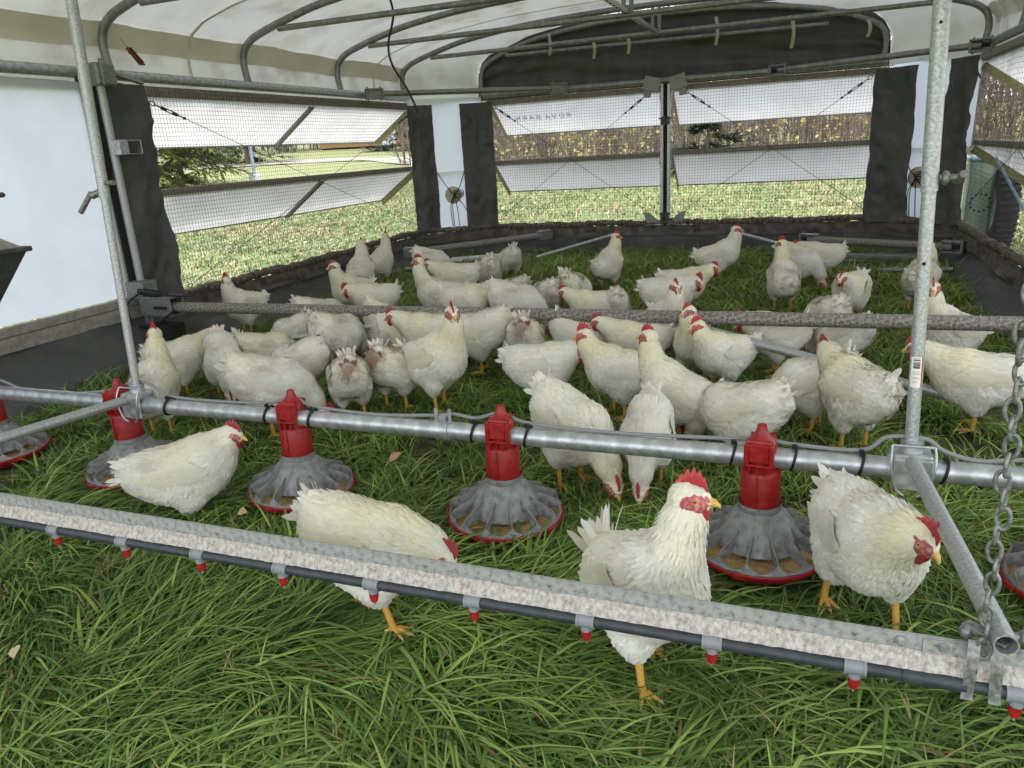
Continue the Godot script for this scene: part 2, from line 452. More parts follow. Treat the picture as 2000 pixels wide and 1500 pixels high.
class Flesh:
	# smooth union of tapered capsules
	var a := PackedVector3Array()
	var b := PackedVector3Array()
	var ra := PackedFloat32Array()
	var rb := PackedFloat32Array()
	var flow := PackedVector3Array()
	var fl := PackedFloat32Array()
	var fw := PackedFloat32Array()
	var yellow := PackedFloat32Array()
	var k := 0.016

	func add(pa: Vector3, pb: Vector3, r1: float, r2: float, dir: Vector3, l: float, w: float, y := 0.0) -> void:
		a.append(pa); b.append(pb); ra.append(r1); rb.append(r2); flow.append(dir.normalized()); fl.append(l); fw.append(w); yellow.append(y)

	func one(i: int, p: Vector3) -> float:
		var ba := b[i] - a[i]
		var pa := p - a[i]
		var h := clampf(pa.dot(ba) / maxf(ba.length_squared(), 1e-8), 0.0, 1.0)
		return (pa - ba * h).length() - (ra[i] + (rb[i] - ra[i]) * h)

	func dist(p: Vector3) -> float:
		var s := 0.0
		for i in a.size():
			s += exp(-one(i, p) / k)
		return -k * log(maxf(s, 1e-12))

	# surface nets over a box
	func nets(lo: Vector3, hi: Vector3, cell: float, mb: MB, paint: Callable) -> void:
		var nx := int((hi.x - lo.x) / cell) + 2
		var ny := int((hi.y - lo.y) / cell) + 2
		var nz := int((hi.z - lo.z) / cell) + 2
		var f := PackedFloat32Array()
		f.resize(nx * ny * nz)
		var reach := k * 5.0
		for i in a.size():
			var m := maxf(ra[i], rb[i]) + reach
			var p0 := Vector3(minf(a[i].x, b[i].x) - m, minf(a[i].y, b[i].y) - m, minf(a[i].z, b[i].z) - m)
			var p1 := Vector3(maxf(a[i].x, b[i].x) + m, maxf(a[i].y, b[i].y) + m, maxf(a[i].z, b[i].z) + m)
			var x0 := maxi(0, int((p0.x - lo.x) / cell))
			var y0 := maxi(0, int((p0.y - lo.y) / cell))
			var z0 := maxi(0, int((p0.z - lo.z) / cell))
			var x1 := mini(nx - 1, int((p1.x - lo.x) / cell) + 1)
			var y1 := mini(ny - 1, int((p1.y - lo.y) / cell) + 1)
			var z1 := mini(nz - 1, int((p1.z - lo.z) / cell) + 1)
			var ai := a[i]
			var ba := b[i] - a[i]
			var inv := 1.0 / maxf(ba.length_squared(), 1e-8)
			var r1 := ra[i]
			var dr := rb[i] - ra[i]
			var ik := -1.0 / k
			for z in range(z0, z1 + 1):
				for y in range(y0, y1 + 1):
					var row := (z * ny + y) * nx
					for x in range(x0, x1 + 1):
						var pa := lo + Vector3(x, y, z) * cell - ai
						var h := clampf(pa.dot(ba) * inv, 0.0, 1.0)
						f[row + x] += exp(((pa - ba * h).length() - r1 - dr * h) * ik)
		# f > 1 is inside
		var at := PackedInt32Array()
		at.resize(nx * ny * nz)
		at.fill(-1)
		var sy := nx
		var sz := nx * ny
		for z in nz - 1:
			for y in ny - 1:
				for x in nx - 1:
					var q := z * sz + y * sy + x
					var f0 := f[q]
					var f1 := f[q + 1]
					var f2 := f[q + sy]
					var f3 := f[q + sy + 1]
					var f4 := f[q + sz]
					var f5 := f[q + sz + 1]
					var f6 := f[q + sz + sy]
					var f7 := f[q + sz + sy + 1]
					var inside := int(f0 > 1.0) + int(f1 > 1.0) + int(f2 > 1.0) + int(f3 > 1.0) + int(f4 > 1.0) + int(f5 > 1.0) + int(f6 > 1.0) + int(f7 > 1.0)
					if inside == 0 or inside == 8:
						continue
					var p := lo + Vector3(x + 0.5, y + 0.5, z + 0.5) * cell
					var nn := Vector3.ZERO
					for it in 3:
						var d := dist(p)
						var e := 0.003
						nn = Vector3(dist(p + Vector3(e, 0, 0)) - d, dist(p + Vector3(0, e, 0)) - d, dist(p + Vector3(0, 0, e)) - d)
						nn = nn.normalized() if nn.length_squared() > 1e-14 else Vector3.UP
						p -= nn * d * 0.8
						if absf(d) < 0.0006:
							break
					at[q] = mb.pt(p, nn, paint.call(p))
		for z in range(1, nz - 1):
			for y in range(1, ny - 1):
				for x in range(1, nx - 1):
					var q := z * sz + y * sy + x
					var s := f[q] > 1.0
					if s != (f[q + 1] > 1.0):
						_face(mb, at[q], at[q - sy], at[q - sy - sz], at[q - sz])
					if s != (f[q + sy] > 1.0):
						_face(mb, at[q], at[q - 1], at[q - 1 - sz], at[q - sz])
					if s != (f[q + sz] > 1.0):
						_face(mb, at[q], at[q - 1], at[q - 1 - sy], at[q - sy])

	func _face(mb: MB, p: int, q: int, r: int, s: int) -> void:
		if p >= 0 and q >= 0 and r >= 0 and s >= 0:
			mb.quad(p, q, r, s)

func feather(mb: MB, p: Vector3, nrm: Vector3, dir: Vector3, l: float, w: float, lift: float, curl: float, col: Color, ragged: bool) -> void:
	var side := nrm.cross(dir).normalized()
	var sn := side * 0.16
	var at := mb.v.size()
	var q := p + dir * (l * 0.42) + nrm * (l * (lift * 0.42 - curl * 0.18))
	var q2 := p + dir * (l * 0.76) + nrm * (l * (lift * 0.76 - curl * 0.58))
	var q3 := p + dir * l + nrm * (l * (lift - curl))
	var drop := nrm * (w * 0.06)
	var hw := side * (w * 0.5)
	mb.pt(p - hw * 0.6 - drop, (nrm - sn).normalized(), col)
	mb.pt(p + hw * 0.6 - drop, (nrm + sn).normalized(), col)
	mb.pt(q - hw - drop, (nrm - sn).normalized(), col)
	mb.pt(q, nrm, col)
	mb.pt(q + hw - drop, (nrm + sn).normalized(), col)
	mb.pt(q2 - hw * 0.86 - drop, (nrm - sn).normalized(), col)
	mb.pt(q2, nrm, col)
	mb.pt(q2 + hw * 0.86 - drop, (nrm + sn).normalized(), col)
	var nt := (nrm + dir * 0.25).normalized()
	if ragged:
		mb.pt(q3 - hw * 0.62 - dir * (l * 0.05), nt, col)
		mb.pt(q3 + dir * (l * 0.02), nt, col)
		mb.pt(q3 + hw * 0.58 - dir * (l * 0.08), nt, col)
	else:
		mb.pt(q3 - hw * 0.36 - dir * (l * 0.05), nt, col)
		mb.pt(q3 + dir * (l * 0.03), nt, col)
		mb.pt(q3 + hw * 0.36 - dir * (l * 0.05), nt, col)
	var fl: bool = (mb.v[at + 4] - mb.v[at + 2]).cross(q2 - q).dot(nrm) > 0.0
	for t in [[0, 1, 3], [0, 3, 2], [1, 4, 3], [2, 3, 6], [2, 6, 5], [3, 4, 7], [3, 7, 6]]:
		if fl:
			mb.ix.append_array([at + t[0], at + t[2], at + t[1]])
		else:
			mb.ix.append_array([at + t[0], at + t[1], at + t[2]])
	var tips := [[5, 6, 8], [6, 9, 8], [6, 10, 9], [6, 7, 10]] if not ragged else [[5, 6, 8], [6, 9, 5], [6, 10, 9], [6, 7, 10]]
	for t in tips:
		mb.tri(at + t[0], at + t[1], at + t[2])

func white(y: float, r: RandomNumberGenerator) -> Color:
	var s := r.randf_range(0.92, 1.03)
	return Color(0.92 * s, (0.895 - 0.03 * y) * s, (0.84 - 0.26 * y) * s)

func make_hen(kind: String, sd: int) -> Dictionary:
	var P: Array = POSES[kind]
	var r := RandomNumberGenerator.new()
	r.seed = sd
	var pitch: float = -deg_to_rad(P[0])
	var piv := Vector3(0.0, 0.165, 0)
	var turn := Basis(Vector3(0, 0, 1), pitch)
	var B := func(x: float, y: float, z: float) -> Vector3:
		return piv + turn * (Vector3(x * 0.90, y, z * 0.88) - piv) + Vector3(0, UPS, 0)
	var n1: Vector3 = P[1] + Vector3(-0.008, UPS, 0)
	var n2: Vector3 = P[2] + Vector3(-0.008, UPS if P[3].y > 0.15 else UPS * 0.5, 0)
	var hd: Vector3 = P[3] + Vector3(-0.008, UPS if P[3].y > 0.15 else 0.0, 0)
	var look: Vector3 = (P[4] as Vector3).normalized()
	var hup := (Vector3.UP if look.y > -0.7 else Vector3.RIGHT)
	var hside := look.cross(Vector3.UP).normalized()
	hup = hside.cross(look).normalized()
	const HZ := 1.18
	var LK := look * HZ
	var HU := hup * HZ
	var HS := hside * HZ
	var f := Flesh.new()
	for s in [-1.0, 1.0]:
		f.add(B.call(-0.10, 0.222, 0.024 * s), B.call(0.065, 0.218, 0.030 * s), 0.062, 0.071, turn * Vector3(-1, -0.12, 0.06 * s), 0.040, 0.020, 0.45)
		f.add(B.call(-0.06, 0.165, 0.030 * s), B.call(0.075, 0.162, 0.032 * s), 0.062, 0.063, turn * Vector3(-0.9, -0.35, 0.0), 0.036, 0.019, 0.1)
		# thigh and drumstick
		var fo: float = P[5] if s > 0 else P[6]
		f.add(Vector3(-0.015 + fo * 0.2, 0.186, 0.055 * s), Vector3(0.010 + fo * 0.6, 0.138, 0.054 * s), 0.048, 0.035, Vector3(-0.25, -1, 0.05 * s), 0.030, 0.017, 0.05)
		f.add(Vector3(0.010 + fo * 0.6, 0.138, 0.054 * s), Vector3(fo * 0.9, 0.098, 0.053 * s), 0.030, 0.0155, Vector3(-0.1, -1, 0), 0.024, 0.014, 0.0)
	f.add(B.call(0.105, 0.205, 0), B.call(0.075, 0.170, 0), 0.072, 0.067, turn * Vector3(-0.55, -0.8, 0), 0.033, 0.018, 0.25)
	f.add(B.call(-0.12, 0.225, 0), B.call(-0.172, 0.262, 0), 0.058, 0.026, turn * Vector3(-0.9, 0.35, 0), 0.040, 0.020, 0.15)
	f.add(B.call(-0.12, 0.190, 0), B.call(-0.150, 0.200, 0), 0.056, 0.043, turn * Vector3(-0.8, -0.5, 0), 0.036, 0.017, 0.0)
	var sh: Vector3 = B.call(0.088, 0.245, 0)
	f.add(sh, n1, 0.062, 0.041, sh - n1, 0.044, 0.015, 0.75)
	f.add(n1, n2, 0.043, 0.034, n1 - n2, 0.036, 0.011, 0.75)
	f.add(n2, hd - look * 0.008, 0.033, 0.024, n2 - hd, 0.024, 0.009, 0.6)
	var body := MB.new()
	var near: bool = int(P[7]) > 3000
	var dirt := r.randf_range(0.15, 1.0) if kind != "P3" else 1.4
	var ng := sd * 3.1
	var tint := func(p: Vector3, y: float) -> Color:
		var c := white(clampf(y * (0.5 + 1.5 * noise.get_noise_3d(p.x * 60.0 + ng, p.y * 60.0, p.z * 60.0 + ng) + 0.25 * dirt), 0.0, 1.0), r)
		# soiling under the breast and round the vent
		var v: Vector3 = turn.inverse() * (p - piv - Vector3(0, UPS, 0)) + piv
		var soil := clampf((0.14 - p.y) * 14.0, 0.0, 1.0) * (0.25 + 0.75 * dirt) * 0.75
		soil = maxf(soil, clampf(1.25 - (v - Vector3(-0.165, 0.205, 0)).length() / 0.06, 0.0, 1.0) * (0.35 + 0.6 * dirt))
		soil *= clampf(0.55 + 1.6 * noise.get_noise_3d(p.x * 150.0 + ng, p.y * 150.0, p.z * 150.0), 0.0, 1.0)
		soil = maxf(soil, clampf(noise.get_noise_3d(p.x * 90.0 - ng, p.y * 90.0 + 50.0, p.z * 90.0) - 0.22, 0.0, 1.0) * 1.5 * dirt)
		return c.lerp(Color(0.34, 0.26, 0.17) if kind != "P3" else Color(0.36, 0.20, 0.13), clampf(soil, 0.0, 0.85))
	var lo := Vector3(-0.24, 0.045, -0.16)
	var hi := Vector3(maxf(hd.x, 0.2) + 0.05, maxf(hd.y, 0.32) + 0.05, 0.16)
	lo.y = minf(lo.y, hd.y - 0.04)
	f.nets(lo, hi, 0.0125, body, func(_p: Vector3) -> Color: return Color(0.76, 0.70, 0.58))
	# head: a finer grid of its own
	var h := Flesh.new()
	h.k = 0.007
	h.add(hd - LK * 0.012, hd + LK * 0.008, 0.0222 * HZ, 0.0185 * HZ, -look, 0.014, 0.008)
	h.add(hd + LK * 0.010 - HU * 0.003, hd + LK * 0.022 - HU * 0.005, 0.0155 * HZ, 0.0095 * HZ, -look, 0.012, 0.006)
	h.add(hd - LK * 0.006 - HU * 0.010, hd + LK * 0.014 - HU * 0.012, 0.015 * HZ, 0.010 * HZ, -look, 0.012, 0.006)
	for s in [-1.0, 1.0]:
		h.add(hd - LK * 0.006 + HS * s * 0.011 - HU * 0.005, hd + LK * 0.010 + HS * s * 0.010 - HU * 0.006, 0.0125 * HZ, 0.009 * HZ, -look, 0.012, 0.006)
	h.add(hd - LK * 0.010, hd.lerp(n2, 0.75), 0.0205 * HZ, 0.026 * HZ, n2 - hd, 0.02, 0.009)
	var face := func(p: Vector3) -> float:
		var q := p - hd
		var qx := q.dot(look) / HZ
		var qy := q.dot(hup) / HZ
		var qz := absf(q.dot(hside)) / HZ
		var e := pow((qx - 0.008) / 0.0245, 2) + pow((qy + 0.004) / 0.0185, 2) + 0.5 * noise.get_noise_3dv(p * 900.0)
		return 1.0 if e < 1.0 and qz > 0.006 else 0.0
	var pink := r.randf_range(0.8, 1.15)
	h.nets(hd - Vector3.ONE * 0.054, hd + Vector3.ONE * 0.054, 0.0042, body, func(p: Vector3) -> Color:
		if face.call(p) > 0.5:
			var g := 0.8 + 0.5 * noise.get_noise_3dv(p * 420.0)
			return Color(0.42 * pink * g, 0.095 * g, 0.085 * g).lerp(Color(0.7, 0.52, 0.45), clampf(noise.get_noise_3dv(p * 1500.0) * 1.4, 0.0, 0.6))
		return Color(0.80, 0.74, 0.60))
	# plumage over the surface
	var areas := PackedFloat32Array()
	var total := 0.0
	var nt := int(body.ix.size() / 3.0)
	for t in nt:
		var pa := body.v[body.ix[t * 3]]
		total += (body.v[body.ix[t * 3 + 1]] - pa).cross(body.v[body.ix[t * 3 + 2]] - pa).length()
		areas.append(total)
	var pl := MB.new()
	var want: int = P[7]
	var made := 0
	var tries := 0
	var bn := f.a.size()
	while made < want and tries < want * 5:
		tries += 1
		var t := areas.bsearch(r.randf() * total)
		if t >= nt:
			continue
		var u := r.randf()
		var w := r.randf()
		if u + w > 1.0:
			u = 1.0 - u
			w = 1.0 - w
		var i0 := body.ix[t * 3]
		var i1 := body.ix[t * 3 + 1]
		var i2 := body.ix[t * 3 + 2]
		var p := body.v[i0] * (1.0 - u - w) + body.v[i1] * u + body.v[i2] * w
		var nn := (body.n[i0] * (1.0 - u - w) + body.n[i1] * u + body.n[i2] * w).normalized()
		var hdist := (p - hd).length()
		var dir := Vector3.ZERO
		var l := 0.0
		var wd := 0.0
		var ye := 0.0
		var sw := 0.0
		if hdist < 0.042:
			if face.call(p) > 0.5 or (p - hd).dot(look) > 0.024:
				continue
			dir = -look * 1.0 + (n2 - hd).normalized() * 0.8
			l = 0.013
			wd = 0.0075
			ye = 0.6
			if r.randf() > 0.9:
				continue
		else:
			for i in bn:
				var g := exp(-f.one(i, p) / 0.014)
				dir += f.flow[i] * g
				l += f.fl[i] * g
				wd += f.fw[i] * g
				ye += f.yellow[i] * g
				sw += g
			l /= sw
			wd /= sw
			ye /= sw
			if r.randf() > clampf(0.00030 / (l * wd), 0.30, 1.0):
				continue
		var sc := r.randf_range(0.75, 1.2) * (0.82 if near else 1.0)
		dir = (dir.normalized() + Vector3(r.randf_range(-1, 1), r.randf_range(-1, 1), r.randf_range(-1, 1)) * 0.16)
		dir = dir - nn * dir.dot(nn)
		if dir.length_squared() < 1e-5:
			continue
		dir = dir.normalized()
		var lift := r.randf_range(0.04, 0.12)
		if hdist >= 0.05:
			# let the tip follow the body
			var over := f.dist(p + dir * (l * sc * 0.7)) - r.randf_range(0.000, 0.005)
			dir = (dir * (l * sc * 0.7) - nn * over).normalized()
			nn = (nn - dir * nn.dot(dir)).normalized()
		if r.randf() < (0.22 if near else 0.16):
			lift += r.randf_range(0.1, 0.32)
			wd *= 0.55
		var tilt := (nn + Vector3(r.randf_range(-1, 1), r.randf_range(-1, 1), r.randf_range(-1, 1)) * (0.20 if near else 0.24)).normalized()
		tilt = (tilt - dir * tilt.dot(dir)).normalized()
		feather(pl, p + nn * 0.0015 - dir * (l * 0.3), tilt, dir, l * sc, wd * sc, lift, lift * 0.6, tint.call(p, ye), r.randf() < 0.5)
		made += 1
	# wings: three layers of long feathers on each flank
	var wings := []
	for s in [-1.0, 1.0]:
		var wg := MB.new()
		var rows := [[[0.055, 0.188], [-0.035, 0.222], 9, 0.108, 0.024, 0.006, Vector3(-1, 0.06, 0)], [[0.075, 0.196], [-0.01, 0.238], 9, 0.078, 0.024, 0.010, Vector3(-1, 0.0, 0)], [[0.09, 0.206], [0.02, 0.25], 8, 0.055, 0.024, 0.013, Vector3(-1, -0.03, 0)], [[0.10, 0.216], [0.05, 0.252], 7, 0.040, 0.022, 0.015, Vector3(-1, -0.08, 0)]]
		for row in rows:
			for k in int(row[2]):
				var e: float = (k + r.randf_range(-0.2, 0.2)) / (row[2] - 1.0)
				var bx: float = lerpf(row[0][0], row[1][0], e)
				var by: float = lerpf(row[0][1], row[1][1], e)
				var p: Vector3 = B.call(bx, by, 0.19 * s)
				var inw: Vector3 = turn * Vector3(0, 0, -s)
				for it in 14:
					var d := f.dist(p)
					if d < 0.002:
						break
					p += inw * maxf(d * 0.8, 0.001)
				var e2 := 0.004
				var d0 := f.dist(p)
				var nn := Vector3(f.dist(p + Vector3(e2, 0, 0)) - d0, f.dist(p + Vector3(0, e2, 0)) - d0, f.dist(p + Vector3(0, 0, e2)) - d0).normalized()
				var dir: Vector3 = turn * (row[6] as Vector3)
				dir += Vector3(0, r.randf_range(-0.06, 0.06), 0)
				dir = (dir - nn * dir.dot(nn)).normalized()
				var over := f.dist(p + dir * (row[3] * 0.8)) - 0.006
				dir = (dir * (row[3] * 0.8) - nn * (over + row[5] * 0.6)).normalized()
				nn = (nn - dir * nn.dot(dir)).normalized()
				feather(wg, p + nn * row[5], nn, dir, row[3] * r.randf_range(0.9, 1.08), row[4] * r.randf_range(0.9, 1.1), 0.05, 0.08, (tint.call(p, 0.5) as Color) * Color(0.93, 0.925, 0.90), r.randf() < 0.3)
		wings.append(wg)
	# tail
	var tl := MB.new()
	var rise: float = deg_to_rad(P[8])
	for k in 21:
		var e := (k - 10) / 10.0
		var layer := k % 3
		var base: Vector3 = B.call(-0.156 - 0.006 * layer, 0.262 - 0.018 * layer, 0.022 * e)
		var el := rise - 0.30 * layer + r.randf_range(-0.25, 0.25)
		var dir := (turn * Vector3(-cos(el), sin(el), 0.30 * e + r.randf_range(-0.16, 0.16))).normalized()
		var nn := (Vector3(0, 0, e * 0.9 + 0.05) + turn * Vector3(-sin(el), -cos(el), 0) * -0.6)
		nn = (nn - dir * nn.dot(dir)).normalized()
		feather(tl, base, nn, dir, r.randf_range(0.045, 0.080) * (1.45 if kind == "hero" else 1.0), r.randf_range(0.016, 0.026), 0.10, -0.05, tint.call(base, 0.1), r.randf() < 0.6)
	# comb: a thin serrated blade, thicker at its root
	var cb := MB.new()
	var big := r.randf_range(1.0, 1.4)
	var cols := 25
	var reds := Color(0.36 * pink, 0.030, 0.036)
	var lean := r.randf_range(-0.25, 0.25)
	var prev := -1
	for i in cols:
		var t := float(i) / (cols - 1)
		var x := 0.026 - 0.052 * t
		var root := 0.0125 + 0.0085 * sin(PI * clampf(t * 0.9 + 0.1, 0, 1)) - (0.006 if t < 0.1 else 0.0)
		var saw := absf(fposmod(t * 5.5, 1.0) - 0.5) * 2.0
		var high := (0.008 + 0.021 * sin(PI * clampf(0.10 + t * 0.86, 0, 1)) ) * big
		var top := root + high * (0.58 + 0.42 * (1.0 - saw)) * (1.0 if i > 0 and i < cols - 1 else 0.3)
		var P0 := hd + LK * x + HU * (root - 0.006)
		var mid := hd + LK * x + HU * lerpf(root, top, 0.5) + HS * lean * high * 0.4
		var tp := hd + LK * (x - 0.006 * t) + HU * top + HS * lean * high
		var q := cb.v.size()
		for s in [-1.0, 1.0]:
			cb.pt(P0 + HS * s * 0.0042, hside * s, reds)
			cb.pt(mid + HS * s * 0.0030, hside * s, reds)
			cb.pt(tp + HS * s * 0.0012, (hside * s + hup * 0.5).normalized(), reds * 1.1)
		if prev >= 0:
			for o in [0, 3]:
				cb.quad(prev + o, q + o, q + o + 1, prev + o + 1)
				cb.quad(prev + o + 1, q + o + 1, q + o + 2, prev + o + 2)
			cb.quad(prev + 2, q + 2, q + 5, prev + 5)
		prev = q
	# wattles
	var wats := []
	for s in [-1.0, 1.0]:
		var wt := MB.new()
		var bs := Basis(look, hup, hside)
		wt.ball(hd + LK * 0.021 - HU * (0.024 + 0.003 * big) + HS * s * 0.0095, Vector3(0.0115, 0.0170 * big, 0.0050) * HZ, bs * Basis(Vector3(1, 0, 0), 0.25 * s), 12, reds)
		wt.ball(hd - LK * 0.012 - HU * 0.012 + HS * s * 0.0195, Vector3(0.0055, 0.0085, 0.0032) * HZ, bs, 8, Color(0.52 * pink, 0.12, 0.10))
		wats.append(wt)
	# beak
	var bk := MB.new()
	var horn := Color(0.66, 0.40, 0.09)
	var b0 := hd + LK * 0.026 - HU * 0.003
	bk.tube(PackedVector3Array([b0 - LK * 0.006, b0 + LK * 0.004, b0 + LK * 0.013 - HU * 0.0015, b0 + LK * 0.021 - HU * 0.0058, b0 + LK * 0.0235 - HU * 0.0095]), PackedFloat32Array([0.0112, 0.0100, 0.0073, 0.0039, 0.0007]), 10, horn)
	bk.tube(PackedVector3Array([b0 - LK * 0.006 - HU * 0.006, b0 + LK * 0.006 - HU * 0.007, b0 + LK * 0.016 - HU * 0.0085]), PackedFloat32Array([0.0073, 0.006, 0.001]), 8, horn * 0.85)
	# eyes
	var eyes := []
	for s in [-1.0, 1.0]:
		var ey := MB.new()
		var c: Vector3 = hd + LK * 0.0085 + HU * 0.0040 + HS * s * 0.034
		for it in 24:
			if h.dist(c) < 0.0005:
				break
			c -= hside * s * 0.001
		ey.ball(c, Vector3(0.0044, 0.0038, 0.0026) * HZ, Basis(look, hup, hside), 10, Color(0.50, 0.24, 0.06))
		ey.ball(c + HS * s * 0.0014, Vector3(0.0024, 0.0024, 0.0018) * HZ, Basis(look, hup, hside), 8, Color(0.01, 0.008, 0.008))
		eyes.append(ey)
	# shanks and toes
	var legs := []
	for s in [-1.0, 1.0]:
		var lg := MB.new()
		var fo: float = P[5] if s > 0 else P[6]
		var skin := Color(0.58, 0.32, 0.06) * r.randf_range(0.85, 1.08)
		skin.a = 1.0
		var top := Vector3(fo * 0.9 + 0.002, 0.112, 0.053 * s)
		var foot := Vector3(fo * 1.25 + 0.006, 0.012, 0.053 * s)
		lg.tube(PackedVector3Array([top, top.lerp(foot, 0.15), top.lerp(foot, 0.5), top.lerp(foot, 0.85), foot]), PackedFloat32Array([0.0115, 0.0108, 0.0088, 0.0090, 0.0105]), 9, skin)
		for toe in [[0.0, 0.060, 0.0072], [0.55, 0.050, 0.0062], [-0.55, 0.050, 0.0062], [2.85, 0.024, 0.0055]]:
			var a: float = toe[0] * s + 0.12 * s
			var d := Vector3(cos(a), 0, sin(a))
			var L: float = toe[1]
			lg.tube(PackedVector3Array([foot + d * 0.002 + Vector3(0, 0.001, 0), foot + d * (L * 0.35) + Vector3(0, 0.002, 0), foot + d * (L * 0.62) - Vector3(0, 0.003, 0), foot + d * (L * 0.86) - Vector3(0, 0.0045, 0)]), PackedFloat32Array([toe[2] * 1.15, toe[2], toe[2] * 0.88, toe[2] * 0.6]), 7, skin)
			lg.tube(PackedVector3Array([foot + d * (L * 0.84) - Vector3(0, 0.004, 0), foot + d * (L * 0.97) - Vector3(0, 0.005, 0), foot + d * (L * 1.10) - Vector3(0, 0.010, 0)]), PackedFloat32Array([0.0035, 0.0028, 0.0006]), 6, Color(0.55, 0.42, 0.28))
		legs.append(lg)
	return {"body": body.mesh(), "plumage": pl.mesh(), "wing": [wings[0].mesh(), wings[1].mesh()], "tail": tl.mesh(), "comb": cb.mesh(), "wattle": [wats[0].mesh(), wats[1].mesh()], "beak": bk.mesh(), "eye": [eyes[0].mesh(), eyes[1].mesh()], "leg": [legs[0].mesh(), legs[1].mesh()]}

const UPS := 0.037      # the legs carry the trunk this much higher
var hens := {}

func place_hen(kind: String, x: float, z: float, yaw: float, size: float, label: String) -> void:
	var o: Node3D
	if hens.has(kind):
		o = hens[kind].duplicate()
		o.name = numbered("hen")
		add_child(o)
	else:
		var g := make_hen(kind, 40 + hens.size() * 7)
		o = Node3D.new()
		o.name = numbered("hen")
		add_child(o)
		put(o, "body", g.body, M.skin)
		put(o, "plumage", g.plumage, M.feather)
		for k in 2:
			put(o, "wing", g.wing[k], M.feather)
		put(o, "tail", g.tail, M.feather)
		put(o, "comb", g.comb, M.comb)
		for k in 2:
			put(o, "wattle", g.wattle[k], M.comb)
		put(o, "beak", g.beak, M.beak)
		for k in 2:
			put(o, "eye", g.eye[k], M.beak)
		for k in 2:
			put(o, "leg", g.leg[k], M.leg)
		hens[kind] = o
	o.position = Vector3(x, 0.020, z)
	o.rotation = Vector3(0, deg_to_rad(yaw), 0)
	var k := taken["hen"] as int
	o.scale = Vector3(1.0 + 0.05 * sin(k * 2.3), 1.0 + 0.06 * sin(k * 1.7 + 1.0), 1.0 + 0.05 * sin(k * 3.1 + 2.0)) * size
	if kind == "frontleft":
		o.position.y -= 0.035
	tag(o, label, "hen", "white hens on the grass in the shelter")

# ---------------------------------------------------------------- the shelter
func cover_profile(t: float, out_: float) -> Vector2:
	# t from 0 (left eave) to 1 (right eave), out_ metres outside the hoops
	var half := [Vector2(2.66, 1.60), Vector2(2.675, 1.74), Vector2(2.66, 1.86), Vector2(2.59, 1.965), Vector2(2.47, 2.035), Vector2(2.22, 2.105), Vector2(1.87, 2.17), Vector2(1.3, 2.235), Vector2(0.65, 2.27), Vector2(0.0, 2.28)]
	var s := absf(t - 0.5) * 2.0
	var x := (1.0 - s) * (half.size() - 1)
	var k := mini(int(x), half.size() - 2)
	var p: Vector2 = (half[k] as Vector2).lerp(half[k + 1], x - k)
	var e: float = 1.0 if t < 0.5 else -1.0
	return Vector2(CX - e * (p.x + out_), p.y + out_)

func hoop_points(width: float, drop := 0.0) -> PackedVector3Array:
	var half := [Vector3(2.60, 1.66, 0), Vector3(2.62, 1.80, 0), Vector3(2.595, 1.90, 0), Vector3(2.52, 1.965, 0), Vector3(2.40, 2.01, 0), Vector3(2.18, 2.07, 0), Vector3(1.86, 2.14, 0), Vector3(1.3, 2.205, 0), Vector3(0.65, 2.24, 0)]
	var pts := []
	for p in half:
		pts.append(Vector3(CX - p.x * width, p.y - drop, 0))
	pts.append(Vector3(CX, 2.25 - drop, 0))
	for k in range(half.size() - 1, -1, -1):
		pts.append(Vector3(CX + half[k].x * width, half[k].y - drop, 0))
	return curve(pts, 4)

func slot_bracket(o: Node3D, at: Vector3, along: Vector3) -> void:
	# the folded clamp with a long slot that ends each brace
	var b := MB.new()
	var x := along.normalized()
	var z := x.cross(Vector3.UP).normalized()
	var bs := Basis(x, z.cross(x), z)
	for s in [-1.0, 1.0]:
		b.box(at + bs * Vector3(0, 0.040 * s, 0.006), Vector3(0.17, 0.016, 0.075), bs, 0.004)
		b.box(at + bs * Vector3(0.074 * s, 0, 0.006), Vector3(0.022, 0.064, 0.073), bs, 0.004)
	b.box(at + bs * Vector3(0, 0, 0.018), Vector3(0.126, 0.064, 0.012), bs)
	for s in [-1.0, 1.0]:
		b.tube(line(at + bs * Vector3(0.06 * s, -0.062, 0), at + bs * Vector3(0.06 * s, 0.062, 0)), 0.008, 6)
	put(o, "bracket", b, M.bracket)
	var d := MB.new()
	d.box(at + bs * Vector3(0, 0, -0.004), Vector3(0.112, 0.030, 0.03), bs, 0.006)
	put(o, "slot", d, M.dark)

func brace(called: String, label: String, a: Vector3, b: Vector3, r: float, m: Material, ends: bool, group: String) -> Node3D:
	var o := thing(called, label, "pipe", group)
	var t := MB.new()
	t.tube(line(a, b), r, 14)
	put(o, "tube", t, m)
	if ends:
		slot_bracket(o, a, b - a)
		slot_bracket(o, b, b - a)
	return o

func wall_xyz(w: int, u: float, y: float, out_: float) -> Vector3:
	if w == 0:
		return Vector3(LX - out_, y, u)
	if w == 1:
		return Vector3(u, y, BZ - out_)
	return Vector3(RX + out_, y, u)

